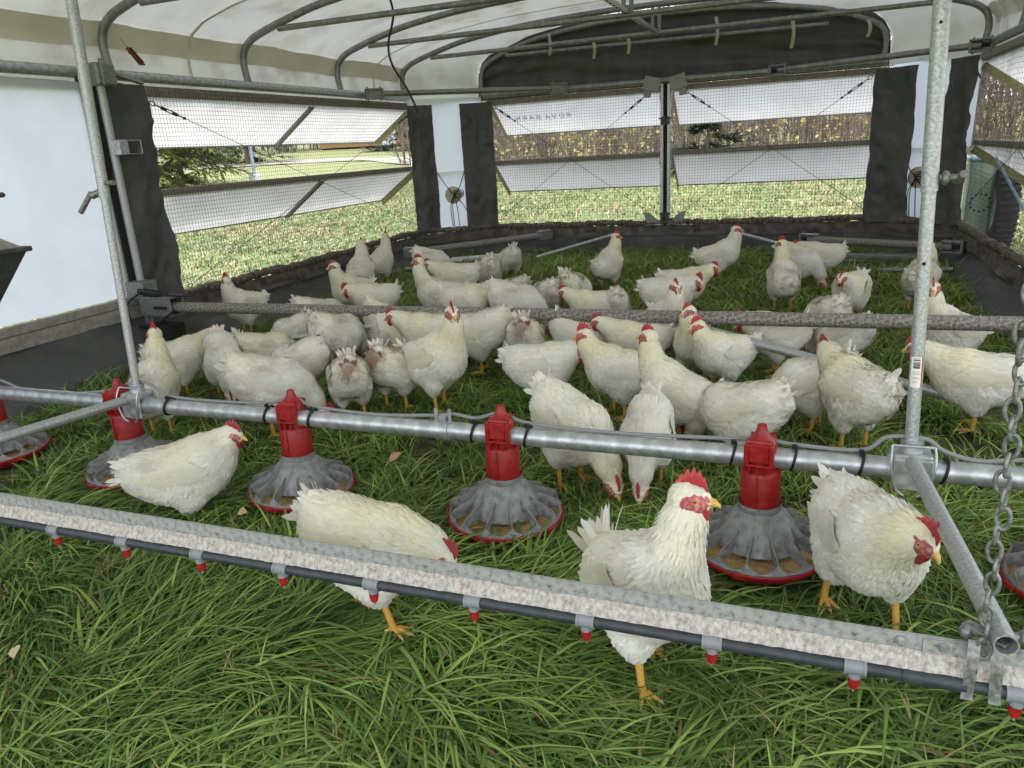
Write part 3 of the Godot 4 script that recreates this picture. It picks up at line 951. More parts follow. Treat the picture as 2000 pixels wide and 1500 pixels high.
func netting(w: int, u0: float, u1: float, y0: float, y1: float, cell: float, label: String, loose := 0.0) -> void:
	var o := thing("netting_panel", label, "netting", "netting panels in the window openings")
	var b := MB.new()
	var nu := int(absf(u1 - u0) / cell)
	var ny := int((y1 - y0) / cell)
	var r := 0.0011
	for k in nu + 1:
		var u := lerpf(u0, u1, float(k) / nu)
		var pts := PackedVector3Array()
		for j in 9:
			var y := lerpf(y0, y1, j / 8.0)
			pts.append(wall_xyz(w, u + noise.get_noise_2d(u * 40.0, y * 90.0) * (0.006 + loose), y, 0.02 + noise.get_noise_2d(u * 30.0, y * 30.0) * (0.01 + loose)))
		b.tube(pts, r, 3, Color.WHITE, false)
	for k in ny + 1:
		var y := lerpf(y0, y1, float(k) / ny)
		var pts := PackedVector3Array()
		for j in 17:
			var u := lerpf(u0, u1, j / 16.0)
			pts.append(wall_xyz(w, u, y + noise.get_noise_2d(u * 60.0, y * 40.0 + 30.0) * (0.006 + loose), 0.02 + noise.get_noise_2d(u * 30.0, y * 30.0) * (0.01 + loose)))
		b.tube(pts, r, 3, Color.WHITE, false)
	put(o, "netting", b, M.net, "stuff")

func louvre(w: int, u0: float, u1: float, y: float, swing: float, fall: float, label: String, print_on := false) -> void:
	var o := thing("louvre_panel", label, "louvre panel", "white louvre panels propped open outside")
	var hinge := MB.new()
	var off := 0.055
	hinge.bar(wall_xyz(w, u0, y, off), wall_xyz(w, u1, y, off), 0.05, 0.045, Vector3.UP, 0.006)
	put(o, "hinge_rail", hinge, M.brown_bar)
	var top0 := wall_xyz(w, u0, y - 0.022, off)
	var top1 := wall_xyz(w, u1, y - 0.022, off)
	var low0 := wall_xyz(w, u0, y - fall, off + swing)
	var low1 := wall_xyz(w, u1, y - fall, off + swing)
	var along := (top1 - top0).normalized()
	var down := (low0 - top0).normalized()
	var nrm := along.cross(down).normalized()
	var bs := Basis(along, nrm.cross(along), nrm)
	var sz := Vector3((top1 - top0).length(), (low0 - top0).length(), 0.010)
	var mid := (top0 + top1 + low0 + low1) * 0.25
	var s := MB.new()
	s.box(mid, sz, bs, 0.001)
	put(o, "sheet", s, M.plate)
	var e := MB.new()
	e.bar(low0, low1, 0.014, 0.016, nrm, 0.002)
	put(o, "edge_trim", e, M.bracket)
	var inward := nrm
	if inward.dot(wall_xyz(w, 0, 0, 0) - wall_xyz(w, 0, 0, 1)) < 0.0:
		inward = -inward
	for k in 2:
		var a := top0 if k == 0 else top1
		var b := low0 if k == 0 else low1
		var f := MB.new()
		var into := along * (0.008 if k == 0 else -0.008)
		f.box((a + b) * 0.5 + into + inward * 0.036, Vector3(0.006, (b - a).length(), 0.062), bs, 0.001)
		put(o, "end_flange", f, M.olive)
	if w == 0:
		var rib := MB.new()
		var c0 := top0.lerp(top1, 0.52) + inward * 0.02
		var c1 := low0.lerp(low1, 0.52) + inward * 0.02
		for k in 2:
			rib.bar(c0 + along * (0.04 * k), c1 + along * (0.04 * k), 0.018, 0.02, inward, 0.002)
		put(o, "rib", rib, M.brown_bar)
	if print_on:
		var t := TextMesh.new()
		var sf := SystemFont.new()
		sf.font_names = PackedStringArray(["Droid Sans"])
		t.font = sf
		t.text = "R O V A  B A R N"
		t.font_size = 16
		t.pixel_size = 0.0055
		t.depth = 0.001
		var l := put(o, "lettering", t, mat(Color(0.60, 0.63, 0.67), 0.6))
		# printed on the outside, so it reads mirrored from within
		var face := Basis(-along, -down, inward * -1.0)
		if face.determinant() < 0.0:
			face = Basis(along, -down, -inward)
		l.transform = Transform3D(face, top0.lerp(top1, 0.28) + down * (sz.y * 0.47) + inward * 0.0070)

func cross_cable(label: String, a: Vector3, b: Vector3) -> void:
	# a is the upper end with the turnbuckle
	var o := thing("brace_cable", label, "cable", "crossed wire cables over the windows")
	var d := (b - a).normalized()
	var L := (b - a).length()
	var w := MB.new()
	w.tube(curve([a + d * 0.30, a + d * (L * 0.6) + Vector3(0, -0.004, 0), b - d * 0.05], 5), 0.0022, 5)
	put(o, "wire", w, M.wire)
	var t := MB.new()
	var side := d.cross(Vector3.UP).normalized()
	for s in [-1.0, 1.0]:
		t.tube(line(a + d * 0.09 + d.cross(side) * 0.008 * s, a + d * 0.215 + d.cross(side) * 0.008 * s), 0.0038, 6)
	t.ball(a + d * 0.09, Vector3.ONE * 0.011, Basis.IDENTITY, 8)
	t.ball(a + d * 0.215, Vector3.ONE * 0.011, Basis.IDENTITY, 8)
	t.tube(line(a + d * 0.03, a + d * 0.13), 0.0045, 6)
	t.tube(line(a + d * 0.18, a + d * 0.26), 0.0045, 6)
	put(o, "turnbuckle", t, M.wire)
	for e in [0, 1]:
		var ring := MB.new()
		var c: Vector3 = a + d * 0.015 if e == 0 else b - d * 0.025
		var pts := []
		for k in 9:
			var an := TAU * k / 8.0
			pts.append(c + d * cos(an) * 0.024 + d.cross(side) * sin(an) * 0.013)
		ring.tube(curve(pts, 2), 0.0035, 6, Color.WHITE, false)
		put(o, "shackle", ring, M.wire)
	var sh := MB.new()
	sh.ball(a + d * 0.28, Vector3(0.016, 0.010, 0.010), Basis(d, d.cross(side), side), 8)
	put(o, "clip", sh, M.wire)

func flap(a: Vector3, b: Vector3, y0: float, y1: float, label: String, drift := 0.0) -> void:
	# a dark cloth strip that hangs between a and b
	var o := thing("cloth_flap", label, "tarp flap", "dark cloth flaps beside the windows")
	var c := MB.new()
	var along := (b - a).normalized()
	var out_ := Vector3(along.z, 0, -along.x)
	var sd := rng.randf() * 100.0
	c.sheet(func(u: float, v: float) -> Vector3:
		var p := a.lerp(b, u)
		p.y = lerpf(y1, y0, v)
		p += along * drift * v
		p += out_ * (0.012 * sin(u * 9.0 + sd + v * 2.0) * (0.3 + v) + 0.045 * noise.get_noise_2d(u * 25.0 + sd, v * 60.0) + 0.02 * noise.get_noise_2d(u * 70.0 + sd, v * 160.0))
		p += along * 0.007 * noise.get_noise_2d(v * 40.0, sd)
		return p, 16, 44)
	put(o, "cloth", c, M.tarp)
	for u in [0.06, 0.5, 0.94]:
		var h := MB.new()
		h.sheet(func(s: float, v: float) -> Vector3:
			var uu: float = u + (s - 0.5) * 0.05
			var p := a.lerp(b, uu)
			p.y = lerpf(y1 - 0.004, y0 + 0.004, v)
			p += along * drift * v
			p += out_ * (0.004 + 0.012 * sin(uu * 9.0 + sd + v * 2.0) * (0.3 + v) + 0.035 * noise.get_noise_2d(uu * 25.0 + sd, v * 60.0) + 0.02 * noise.get_noise_2d(uu * 70.0 + sd, v * 160.0))
			p += along * 0.007 * noise.get_noise_2d(v * 40.0, sd)
			return p, 2, 44)
		put(o, "hem", h, M.tarp)

func skirt(a: Vector3, b: Vector3, inward: Vector3, spread: float, label: String, old := 0.0) -> void:
	# dark tarpaulin from the sill down to the grass, leaning inwards
	var o := thing("skirt_tarp", label, "tarp skirt", "dark tarp skirts under the windows")
	var sd := rng.randf() * 100.0
	var c := MB.new()
	var L := (b - a).length()
	var nu := int(L * 26.0)
	var body := func(u: float, v: float) -> Vector3:
		var p := a.lerp(b, u)
		var q := smoothstep(0.35, 1.0, v)
		p += inward * (0.02 + spread * (0.12 * v + 0.88 * q * q))
		p.y = lerpf(SILL - 0.03, 0.012, 1.0 - pow(1.0 - v, 1.15))
		var wr := 0.05 * noise.get_noise_2d(u * L * 26.0 + sd, v * 60.0) + 0.025 * noise.get_noise_2d(u * L * 80.0 + sd, v * 150.0 + u * L * 40.0)
		p += inward * wr * sin(PI * clampf(v, 0.05, 0.95)) + Vector3.UP * absf(wr) * 0.3 * v
		return p
	c.sheet(body, nu, 16)
	put(o, "curtain", c, M.tarp)
	var hem := MB.new()
	hem.sheet(func(u: float, v: float) -> Vector3: return (body.call(u, v * 0.34) as Vector3) + inward * 0.012 * (0.4 + 0.6 * v) + inward * 0.008 * noise.get_noise_2d(u * L * 40.0, v * 20.0 + 7.0), nu, 5)
	put(o, "hem", hem, M.tarp_old)
	var roll := MB.new()
	var pts := PackedVector3Array()
	var rr := PackedFloat32Array()
	for k in nu + 1:
		var u := float(k) / nu
		pts.append(a.lerp(b, u) + Vector3(0, SILL - 0.006 + 0.02 * noise.get_noise_1d(u * L * 30.0 + sd), 0) + inward * 0.012)
		rr.append(0.030 + 0.014 * noise.get_noise_1d(u * L * 160.0 + sd) + 0.005 * sin(u * L * 90.0))
	roll.tube(pts, rr, 10)
	put(o, "rolled_edge", roll, M.roll)

func build_shelter() -> void:
	# roof cover
	var o := thing("roof_cover", "white fabric cover stretched over the hoops of the shelter", "roof")
	var zs := []
	var cv := MB.new()
	var rear := BZ - 0.10
	cv.sheet(func(u: float, v: float) -> Vector3:
		var z := lerpf(0.9, rear, v)
		var p := cover_profile(u, 0.018)
		var hip := smoothstep(-7.40, rear, z)
		if z < -7.40:
			p.x = CX + (p.x - CX) * lerpf(1.0, 0.742, hip)
		var bay := fposmod(z + 3.7, 1.24) / 1.24
		var sag := sin(PI * bay) * 0.022 + 0.07 * noise.get_noise_2d(u * 60.0, z * 9.0) * sin(PI * bay) + 0.018 * noise.get_noise_2d(u * 40.0 + z * 30.0, z * 50.0)
		p.y -= sag * (0.4 + 0.6 * sin(PI * u))
		p.x += (CX - p.x) * sag * 0.25
		return Vector3(p.x, p.y, z), 72, 112)
	put(o, "fabric", cv, M.cover)
	for s in [0, 1]:
		var bd := MB.new()
		bd.sheet(func(u: float, v: float) -> Vector3:
			var t := lerpf(0.088, 0.165, v)
			var p := cover_profile(t if s == 0 else 1.0 - t, 0.002)
			var z := lerpf(0.9, -7.42, u)
			var wv := 0.012 * noise.get_noise_2d(z * 30.0, v * 20.0 + 50.0 * s)
			return Vector3(p.x - (wv if s == 0 else -wv), p.y + 0.022 * noise.get_noise_1d(z * 22.0 + 9.0 * s) - 0.02 * v, z), 120, 6)
		put(o, "eave_band", bd, M.band)
	for k in 2:
		var sm := MB.new()
		var z0: float = [-4.45, -6.9][k]
		sm.sheet(func(u: float, v: float) -> Vector3:
			var t := lerpf(0.03, 0.97, u)
			var p := cover_profile(t, -0.028)
			return Vector3(p.x, p.y + 0.004, z0 + 0.03 * v + 0.05 * sin(t * 7.0)), 60, 2)
		put(o, "seam_tape", sm, M.band)
	# hoops with their tie bars
	var hz := [-3.70, -4.95, -6.20, -7.40]
	var words := ["roof hoop nearest the camera rising behind the left pole", "second roof hoop from the camera with its tie bar", "third roof hoop from the camera with its tie bar", "fourth roof hoop from the camera standing at the corner panels"]
	for k in 4:
		var h := thing("roof_hoop", words[k], "roof hoop", "grey steel roof hoops", Vector3(0, 0, hz[k]))
		var t := MB.new()
		t.tube(hoop_points(1.0), 0.026, 12)
		put(h, "hoop", t, M.steel)
		var tb := MB.new()
		tb.tube(line(Vector3(CX - 2.27, 2.015, 0.0), Vector3(CX + 2.27, 2.015, 0.0)), 0.021, 12)
		put(h, "tie_bar", tb, M.steel)
		var st := MB.new()
		for s in [-1.0, 1.0]:
			st.bar(Vector3(CX + 0.03 * s, 2.02, 0), Vector3(CX + 0.03 * s, 2.235, 0), 0.03, 0.03, Vector3.RIGHT, 0.003)
		put(h, "king_post", st, M.bracket)
	var h5 := thing("rear_hoop", "narrow rear roof hoop framing the dark gable sheet", "roof hoop", "", Vector3(0, 0, BZ - 0.05))
	var t5 := MB.new()
	t5.tube(hoop_points(0.735, 0.02), 0.026, 12)
	put(h5, "hoop", t5, M.steel)
	var tb5 := MB.new()
	tb5.tube(line(Vector3(CX - 1.62, 2.01, 0.02), Vector3(CX + 1.45, 1.99, 0.02)), 0.021, 12)
	put(h5, "tie_bar", tb5, M.steel)
	# perforated strut under the ridge
	var rs := thing("ridge_strut", "perforated galvanised strut running back under the roof ridge", "strut")
	var rb := MB.new()
	rb.bar(Vector3(CX - 0.01, 2.045, -4.7), Vector3(CX - 0.01, 2.03, -7.75), 0.045, 0.03, Vector3.UP, 0.004)
	put(rs, "channel", rb, M.galv)
	for k in 30:
		var sl := MB.new()
		sl.box(Vector3(CX - 0.01, 2.0285 - 0.0049 * k * 0.1, -4.78 - 0.1 * k), Vector3(0.012, 0.003, 0.035))
		put(rs, "slot", sl, M.dark)
	# eave rails
	for s in [0, 1]:
		var er := thing("eave_rail", ["left eave rail of grey pipe under the roof edge", "right eave rail of grey pipe under the roof edge"][s], "rail", "eave rails")
		var x: float = [LX - 0.04, RX + 0.03][s]
		var t := MB.new()
		t.tube(line(Vector3(x, EAVE + 0.01, 0.9), Vector3(x, EAVE + 0.01, -7.45)), 0.032, 14)
		put(er, "pipe", t, M.galv if s == 0 else M.steel)
		var bm := MB.new()
		bm.bar(Vector3(x, EAVE - 0.065, 0.9), Vector3(x, EAVE - 0.065, -7.4), 0.03, 0.05, Vector3.UP, 0.004)
		put(er, "beam", bm, M.brown_bar)
	var rr := thing("rear_eave_rail", "rear eave rail of grey pipe above the rear windows", "rail")
	var t2 := MB.new()
	t2.tube(line(Vector3(-3.2, EAVE - 0.005, BZ + 0.03), Vector3(0.62, EAVE - 0.015, BZ + 0.03)), 0.030, 14)
	put(rr, "pipe", t2, M.steel)
	var bm2 := MB.new()
	bm2.bar(Vector3(-3.2, EAVE - 0.075, BZ - 0.03), Vector3(0.62, EAVE - 0.08, BZ - 0.03), 0.03, 0.05, Vector3.UP, 0.004)
	put(rr, "beam", bm2, M.brown_bar)
	brace("corner_brace", "upper left corner brace pipe with slotted clamps before the white panel", Vector3(-3.80, 1.655, -6.55), Vector3(-2.36, 1.645, -7.70), 0.026, M.steel, true, "slotted corner braces")
	brace("corner_brace", "upper right corner brace pipe with slotted clamps behind the right pole", Vector3(1.20, 1.64, -7.05), Vector3(-0.28, 1.635, -7.72), 0.026, M.steel, true, "slotted corner braces")
	brace("corner_brace", "lower left corner brace pipe in front of the skirt and white board", Vector3(-3.42, 0.22, -6.30), Vector3(-2.55, 0.205, -7.62), 0.030, M.dirty, true, "slotted corner braces")
	brace("corner_brace", "lower right corner brace pipe behind the yellowish hen", Vector3(1.10, 0.175, -6.65), Vector3(0.06, 0.16, -7.35), 0.030, M.dirty, true, "slotted corner braces")
	# gable sheet
	var gs := thing("gable_sheet", "dark gathered tarp sheet filling the rear gable arch", "tarp sheet")
	var gb := MB.new()
	gb.sheet(func(u: float, v: float) -> Vector3:
		var cp2 := cover_profile(lerpf(0.035, 0.965, u), 0.012)
		var x := CX + (cp2.x - CX) * 0.733
		var y := lerpf(1.60, cp2.y, v)
		var fold := 0.05 * noise.get_noise_2d(x * 12.0, v * 45.0 + x * 10.0) + 0.03 * noise.get_noise_2d(x * 30.0 + v * 30.0, v * 120.0)
		return Vector3(x, y, BZ - 0.085 + fold * sin(PI * v) + 0.02 * sin(v * 16.0 + x * 2.5) * sin(PI * v)), 80, 26)
	put(gs, "sheet", gb, M.tarp)
	for p in [[-2.47, 2.16, 0.20], [-2.02, 2.06, 0.17], [-1.68, 2.06, 0.16], [-0.86, 2.14, 0.24], [-0.20, 2.06, 0.25], [0.42, 1.98, 0.14]]:
		var sb := MB.new()
		sb.sheet(func(u: float, v: float) -> Vector3: return Vector3(p[0] + 0.03 * u + 0.02 * sin(v * 3.0), p[1] - p[2] * v, BZ + 0.055 + 0.03 * sin(v * 2.6) - 0.02 * v), 2, 8)
		put(gs, "tie_strap", sb, M.strap)
	# windows
	netting(0, -3.80, -7.36, SILL, 1.60, 0.027, "dark netting over the long left window")
	netting(1, -3.13, -1.345, SILL, 1.58, 0.027, "dark netting over the rear window left of the centre post")
	netting(1, -1.265, 0.56, SILL, 1.58, 0.027, "dark netting over the rear window right of the centre post")
	netting(2, -1.0, -7.36, SILL, 1.60, 0.032, "slack dark netting over the right window", 0.012)
	louvre(0, -3.84, -7.40, 1.565, 0.42, 0.315, "upper louvre panel outside the long left window")
	louvre(0, -3.84, -7.40, 0.955, 0.42, 0.315, "lower louvre panel outside the long left window")
	louvre(1, -3.15, -1.36, 1.565, 0.40, 0.325, "upper louvre panel with mirrored lettering left of the centre post", true)
	louvre(1, -3.15, -1.36, 0.955, 0.40, 0.325, "lower louvre panel left of the centre post")
	louvre(1, -1.25, 0.56, 1.565, 0.40, 0.335, "upper louvre panel right of the centre post")
	louvre(1, -1.25, 0.56, 0.965, 0.40, 0.335, "lower louvre panel right of the centre post")
	louvre(2, -3.6, -7.36, 1.565, 0.42, 0.315, "upper louvre panel outside the right window")
	louvre(2, -3.6, -7.36, 0.93, 0.42, 0.315, "lower louvre panel outside the right window")
	cross_cable("cable falling rightwards over the left window", wall_xyz(0, -3.88, 1.50, -0.03), wall_xyz(0, -7.35, 0.34, -0.03))
	cross_cable("cable rising rightwards over the left window", wall_xyz(0, -7.33, 1.50, -0.03), wall_xyz(0, -3.90, 0.33, -0.03))
	cross_cable("cable falling rightwards over the rear window left of the post", wall_xyz(1, -3.10, 1.53, -0.03), wall_xyz(1, -1.50, 0.42, -0.03))
	cross_cable("cable rising rightwards over the rear window left of the post", wall_xyz(1, -1.47, 1.53, -0.03), wall_xyz(1, -3.06, 0.40, -0.03))
	cross_cable("cable falling rightwards over the rear window right of the post", wall_xyz(1, -1.12, 1.53, -0.03), wall_xyz(1, 0.50, 0.40, -0.03))
	cross_cable("cable rising rightwards over the rear window right of the post", wall_xyz(1, 0.50, 1.52, -0.03), wall_xyz(1, -1.10, 0.42, -0.03))
	cross_cable("cable rising towards the camera over the right window", wall_xyz(2, -3.9, 1.5, -0.03), wall_xyz(2, -7.30, 0.34, -0.03))
	cross_cable("cable falling towards the camera over the right window", wall_xyz(2, -7.30, 1.5, -0.03), wall_xyz(2, -3.9, 0.36, -0.03))
	# centre post of the rear wall
	var cp := thing("centre_post", "double channel steel post between the two rear windows", "post")
	for s in [-1.0, 1.0]:
		var b := MB.new()
		b.box(Vector3(-1.305 + 0.033 * s, 0.91, BZ + 0.02), Vector3(0.030, 1.40, 0.045), Basis.IDENTITY, 0.004)
		put(cp, "channel", b, M.galv)
	var gap := MB.new()
	gap.box(Vector3(-1.305, 0.91, BZ + 0.008), Vector3(0.034, 1.40, 0.03))
	put(cp, "gap", gap, M.dark)
	for y in [1.27, 0.36]:
		var b := MB.new()
		for s in [-1.0, 1.0]:
			b.box(Vector3(-1.305 + 0.024 * s, y, BZ + 0.055), Vector3(0.034, 0.07, 0.03), Basis.IDENTITY, 0.004)
		b.tube(line(Vector3(-1.305, y - 0.05, BZ + 0.065), Vector3(-1.305, y + 0.05, BZ + 0.065)), 0.007, 8)
		b.tube(line(Vector3(-1.365, y + 0.02, BZ + 0.065), Vector3(-1.245, y + 0.02, BZ + 0.065)), 0.006, 8)
		put(cp, "latch", b, M.wire)
	for s in [-1.0, 1.0]:
		var b := MB.new()
		b.box(Vector3(-1.305 + 0.125 * s, 1.61, BZ + 0.07), Vector3(0.16, 0.13, 0.008), Basis(Vector3(0, 0, 1), 0.25 * s), 0.003)
		b.box(Vector3(-1.305 + 0.17 * s, 1.53, BZ + 0.06), Vector3(0.07, 0.08, 0.008), Basis(Vector3(0, 0, 1), 0.1 * s), 0.003)
		put(cp, "upper_gusset", b, M.bracket)
		var d := MB.new()
		d.poly([Vector3(-1.305 + 0.04 * s, 0.30, BZ + 0.06), Vector3(-1.305 + 0.18 * s, 0.29, BZ + 0.06), Vector3(-1.305 + 0.215 * s, 0.41, BZ + 0.06), Vector3(-1.305 + 0.14 * s, 0.385, BZ + 0.06)], Vector3(-1.305, 0.3, BZ), Color.WHITE)
		d.bar(Vector3(-1.305 + 0.03 * s, 0.285, BZ + 0.065), Vector3(-1.305 + 0.2 * s, 0.27, BZ + 0.075), 0.03, 0.008, Vector3.UP, 0.002)
		put(cp, "lower_gusset", d, M.bracket)
	# corner panels with their vent flanges and black leads
	for s in [0, 1]:
		var A: Vector3 = Vector3(-3.86, 0, -7.28) if s == 0 else Vector3(0.60, 0, -7.80)
		var Bp: Vector3 = Vector3(-3.20, 0, -7.80) if s == 0 else Vector3(1.22, 0, -7.28)
		var d := (Bp - A).normalized()
		var inn := Vector3(-d.z, 0, d.x)
		if inn.z < 0.0:
			inn = -inn
		var cn := thing("white_panelling", ["white corner panel between the dark flaps at the left rear corner", "white corner panel behind the right pole at the right rear corner"][s], "corner panel", "white corner panels")
		var sh := MB.new()
		var prof := [[0.10, -0.02], [0.86, -0.02], [0.90, -0.075], [1.64, -0.10]]
		for k in 3:
			sh.sheet(func(u: float, v: float) -> Vector3:
				var p := A.lerp(Bp, lerpf(0.02, 0.98, u)) + inn * lerpf(prof[k][1], prof[k + 1][1], v)
				p.y = lerpf(prof[k][0], prof[k + 1][0], v)
				return p, 4, 4)
		put(cn, "sheet", sh, M.panel)
		var c := A.lerp(Bp, 0.5) + inn * -0.013 + Vector3(0, 0.655, 0)
		var fx := Transform3D(Basis(d, inn, d.cross(inn)), c)
		var fl := MB.new()
		fl.lathe(PackedVector2Array([Vector2(0.0, 0.004), Vector2(0.045, 0.006), Vector2(0.050, 0.018), Vector2(0.060, 0.016), Vector2(0.090, 0.010), Vector2(0.092, 0.0)]), 28, fx)
		put(cn, "vent_flange", fl, M.flange)
		var bo := MB.new()
		for k in 6:
			bo.ball(fx * Vector3(cos(k * TAU / 6) * 0.076, 0.014, sin(k * TAU / 6) * 0.076), Vector3.ONE * 0.006, Basis.IDENTITY, 6)
		put(cn, "bolts", bo, M.wire)
		var q := c + inn * 0.03
		for run in [[-0.17, 0.25, -0.06, 0.12], [0.14, 0.26, 0.06, 0.12]]:
			var b := MB.new()
			b.tube(curve([q + d * run[0] + Vector3(0, run[1], 0), q + d * run[2] + Vector3(0, run[3] * 0.6, 0) + inn * 0.01, q], 5), 0.0045, 6)
			put(cn, "lead", b, M.black)
		for run in [[-0.03, -0.50, -0.05], [-0.015, -0.52, -0.03], [0.05, -0.50, 0.02], [0.28, -0.42, 0.10]]:
			var b := MB.new()
			b.tube(curve([q, q + d * run[2] + Vector3(0, -0.12, 0) + inn * 0.02, q + d * (run[2] * 0.6 + run[0] * 0.4) + Vector3(0, -0.3, 0) + inn * 0.015, q + d * run[0] + Vector3(0, run[1], 0)], 6), 0.0045, 6)
			put(cn, "lead", b, M.black)
		for k in 3:
			var b := MB.new()
			var pts := []
			for j in 7:
				var an := TAU * j / 6.0
				pts.append(q + d * (0.05 + 0.055 * cos(an)) + Vector3(0, 0.02 * k - 0.01 + 0.022 * sin(an), 0) + inn * (0.01 + 0.006 * k))
			b.tube(curve(pts, 4), 0.004, 6, Color.WHITE, false)
			put(cn, "lead_coil", b, M.black)
	flap(Vector3(LX + 0.045, 0, -3.50), Vector3(LX + 0.045, 0, -3.84), 0.26, 1.60, "creased dark flap at the near end of the left window beside the pole")
	flap(Vector3(LX + 0.06, 0, -7.20), Vector3(-3.63, 0, -7.38), 0.30, 1.57, "dark flap between the left window and the left corner panel")
	flap(Vector3(-3.40, 0, -7.56), Vector3(-3.10, 0, -7.72), 0.30, 1.57, "dark flap between the left corner panel and the rear windows")
	flap(Vector3(0.52, 0, -7.72), Vector3(0.84, 0, -7.52), 0.27, 1.57, "dark flap between the rear windows and the right corner panel")
	flap(Vector3(1.04, 0, -7.36), Vector3(1.20, 0, -7.14), 0.28, 1.58, "narrow dark flap between the right corner panel and the right netting")
	# skirts
	skirt(Vector3(LX + 0.02, 0, -3.50), Vector3(LX + 0.02, 0, -7.30), Vector3(1, 0, 0), 0.34, "dark tarp skirt under the long left window")
	skirt(Vector3(LX + 0.02, 0, -7.26), Vector3(-3.16, 0, BZ + 0.03), Vector3(0.6, 0, 0.8), 0.40, "dark tarp skirt under the white left corner panel")
	skirt(Vector3(-3.2, 0, BZ + 0.02), Vector3(0.62, 0, BZ + 0.02), Vector3(0, 0, 1), 0.36, "dark tarp skirt under the two rear windows")
	skirt(Vector3(0.58, 0, BZ + 0.03), Vector3(RX - 0.02, 0, -7.26), Vector3(-0.6, 0, 0.8), 0.40, "dark tarp skirt under the white right corner panel")
	skirt(Vector3(RX - 0.02, 0, -7.30), Vector3(RX - 0.02, 0, -0.6), Vector3(-1, 0, 0), 0.24, "dark tarp skirt with a rope bound edge under the right window")
	# solid wall at the near left
	var wp := thing("wall_panel", "translucent white ribbed wall panel left of the near pole", "wall panel")
	var ws := MB.new()
	ws.sheet(func(u: float, v: float) -> Vector3:
		var z := lerpf(0.9, -3.46, u)
		return Vector3(LX - 0.02 + 0.0012 * sin(z * 520.0), lerpf(0.36, 1.60, v), z), 900, 2)
	put(wp, "sheet", ws, M.panel)
	for q in [[0.340, 0.050, 0.035], [0.272, 0.080, 0.025]]:
		var b := MB.new()
		b.bar(Vector3(LX + 0.05, q[0], 0.9), Vector3(LX + 0.05, q[0], -3.46), q[2], q[1], Vector3.UP, 0.004)
		put(wp, "bottom_rail", b, M.beige)
	var sk := thing("skirt_tarp", "dark tarp skirt under the white ribbed wall panel", "tarp skirt", "dark tarp skirts under the windows")
	var sb2 := MB.new()
	sb2.sheet(func(u: float, v: float) -> Vector3:
		var z := lerpf(0.9, -3.56, u)
		var wr := 0.04 * noise.get_noise_2d(z * 26.0, v * 50.0) + 0.02 * noise.get_noise_2d(z * 80.0, v * 140.0)
		return Vector3(LX + 0.03 + 0.36 * v * v + wr * sin(PI * v), lerpf(0.315, 0.012, v), z), 110, 14)
	put(sk, "curtain", sb2, M.tarp)
	var po := thing("wall_post", "slim galvanised wall post behind the left pole", "post")
	var pb := MB.new()
	pb.tube(line(Vector3(LX + 0.06, 0.18, -3.50), Vector3(LX + 0.06, 1.66, -3.50)), 0.024, 12)
	put(po, "tube", pb, M.pole)
	var pc := MB.new()
	pc.tube(line(Vector3(LX + 0.0, 0.25, -3.44), Vector3(LX + 0.0, 1.64, -3.44)), 0.022, 12)
	put(po, "edge_tube", pc, M.galv)
	var ds := MB.new()
	ds.box(Vector3(LX - 0.03, 0.95, -3.52), Vector3(0.012, 1.40, 0.20))
	put(po, "dark_strip", ds, M.tarp)
	var hb := MB.new()
	hb.box(Vector3(LX + 0.12, 1.235, -3.50), Vector3(0.06, 0.085, 0.07), Basis.IDENTITY, 0.004)
	for s in [-1.0, 1.0]:
		hb.box(Vector3(LX + 0.12, 1.235 + 0.038 * s, -3.585), Vector3(0.05, 0.005, 0.10), Basis.IDENTITY, 0.002)
	hb.box(Vector3(LX + 0.12, 1.235, -3.633), Vector3(0.05, 0.070, 0.005), Basis.IDENTITY, 0.002)
	put(po, "hook_bracket", hb, M.galv)
	var bx := MB.new()
	bx.box(Vector3(LX + 0.06, EAVE - 0.01, -3.50), Vector3(0.14, 0.12, 0.14), Basis.IDENTITY, 0.01)
	bx.bar(Vector3(LX + 0.05, EAVE + 0.03, -3.50), Vector3(LX + 0.16, EAVE - 0.05, -3.72), 0.05, 0.02, Vector3.UP, 0.003)
	bx.tube(line(Vector3(LX + 0.13, EAVE - 0.07, -3.47), Vector3(LX + 0.13, EAVE + 0.07, -3.47)), 0.010, 8)
	put(po, "rail_clamp", bx, M.bracket)
	var rt := thing("ratchet_strap", "rusty ratchet buckle hanging beside the nearest roof hoop", "strap buckle")
	var rtb := MB.new()
	var r0 := Vector3(LX + 0.02, 1.81, -3.80)
	var r1 := Vector3(LX + 0.04, 1.72, -3.86)
	for s in [-1.0, 1.0]:
		rtb.bar(r0 + Vector3(0, 0, 0.014 * s), r1 + Vector3(0, 0, 0.014 * s), 0.004, 0.018, Vector3.UP, 0.001)
	rtb.tube(line(r0.lerp(r1, 0.3) - Vector3(0, 0, 0.024), r0.lerp(r1, 0.3) + Vector3(0, 0, 0.024)), 0.009, 8)
	rtb.tube(line(r1 - Vector3(0, 0, 0.022), r1 + Vector3(0, 0, 0.022)), 0.006, 8)
	rtb.bar(r0 + Vector3(0.012, 0.0, 0), r1 + Vector3(0.015, 0.01, 0), 0.02, 0.005, Vector3.UP, 0.001)
	put(rt, "buckle", rtb, M.rust)
	var rw := MB.new()
	rw.bar(Vector3(LX + 0.0, 1.86, -3.77), r0, 0.02, 0.003)
	put(rt, "webbing", rw, M.strap)
	# cross rail with its clamp box at the left wall
	var cr := thing("cross_rail", "long dirty galvanised rail crossing the flock from wall to wall", "rail")
	var cb := MB.new()
	cb.tube(line(Vector3(-3.52, 0.305, -3.42), Vector3(RX - 0.02, 0.318, -3.42)), 0.031, 18)
	put(cr, "tube", cb, M.dirty)
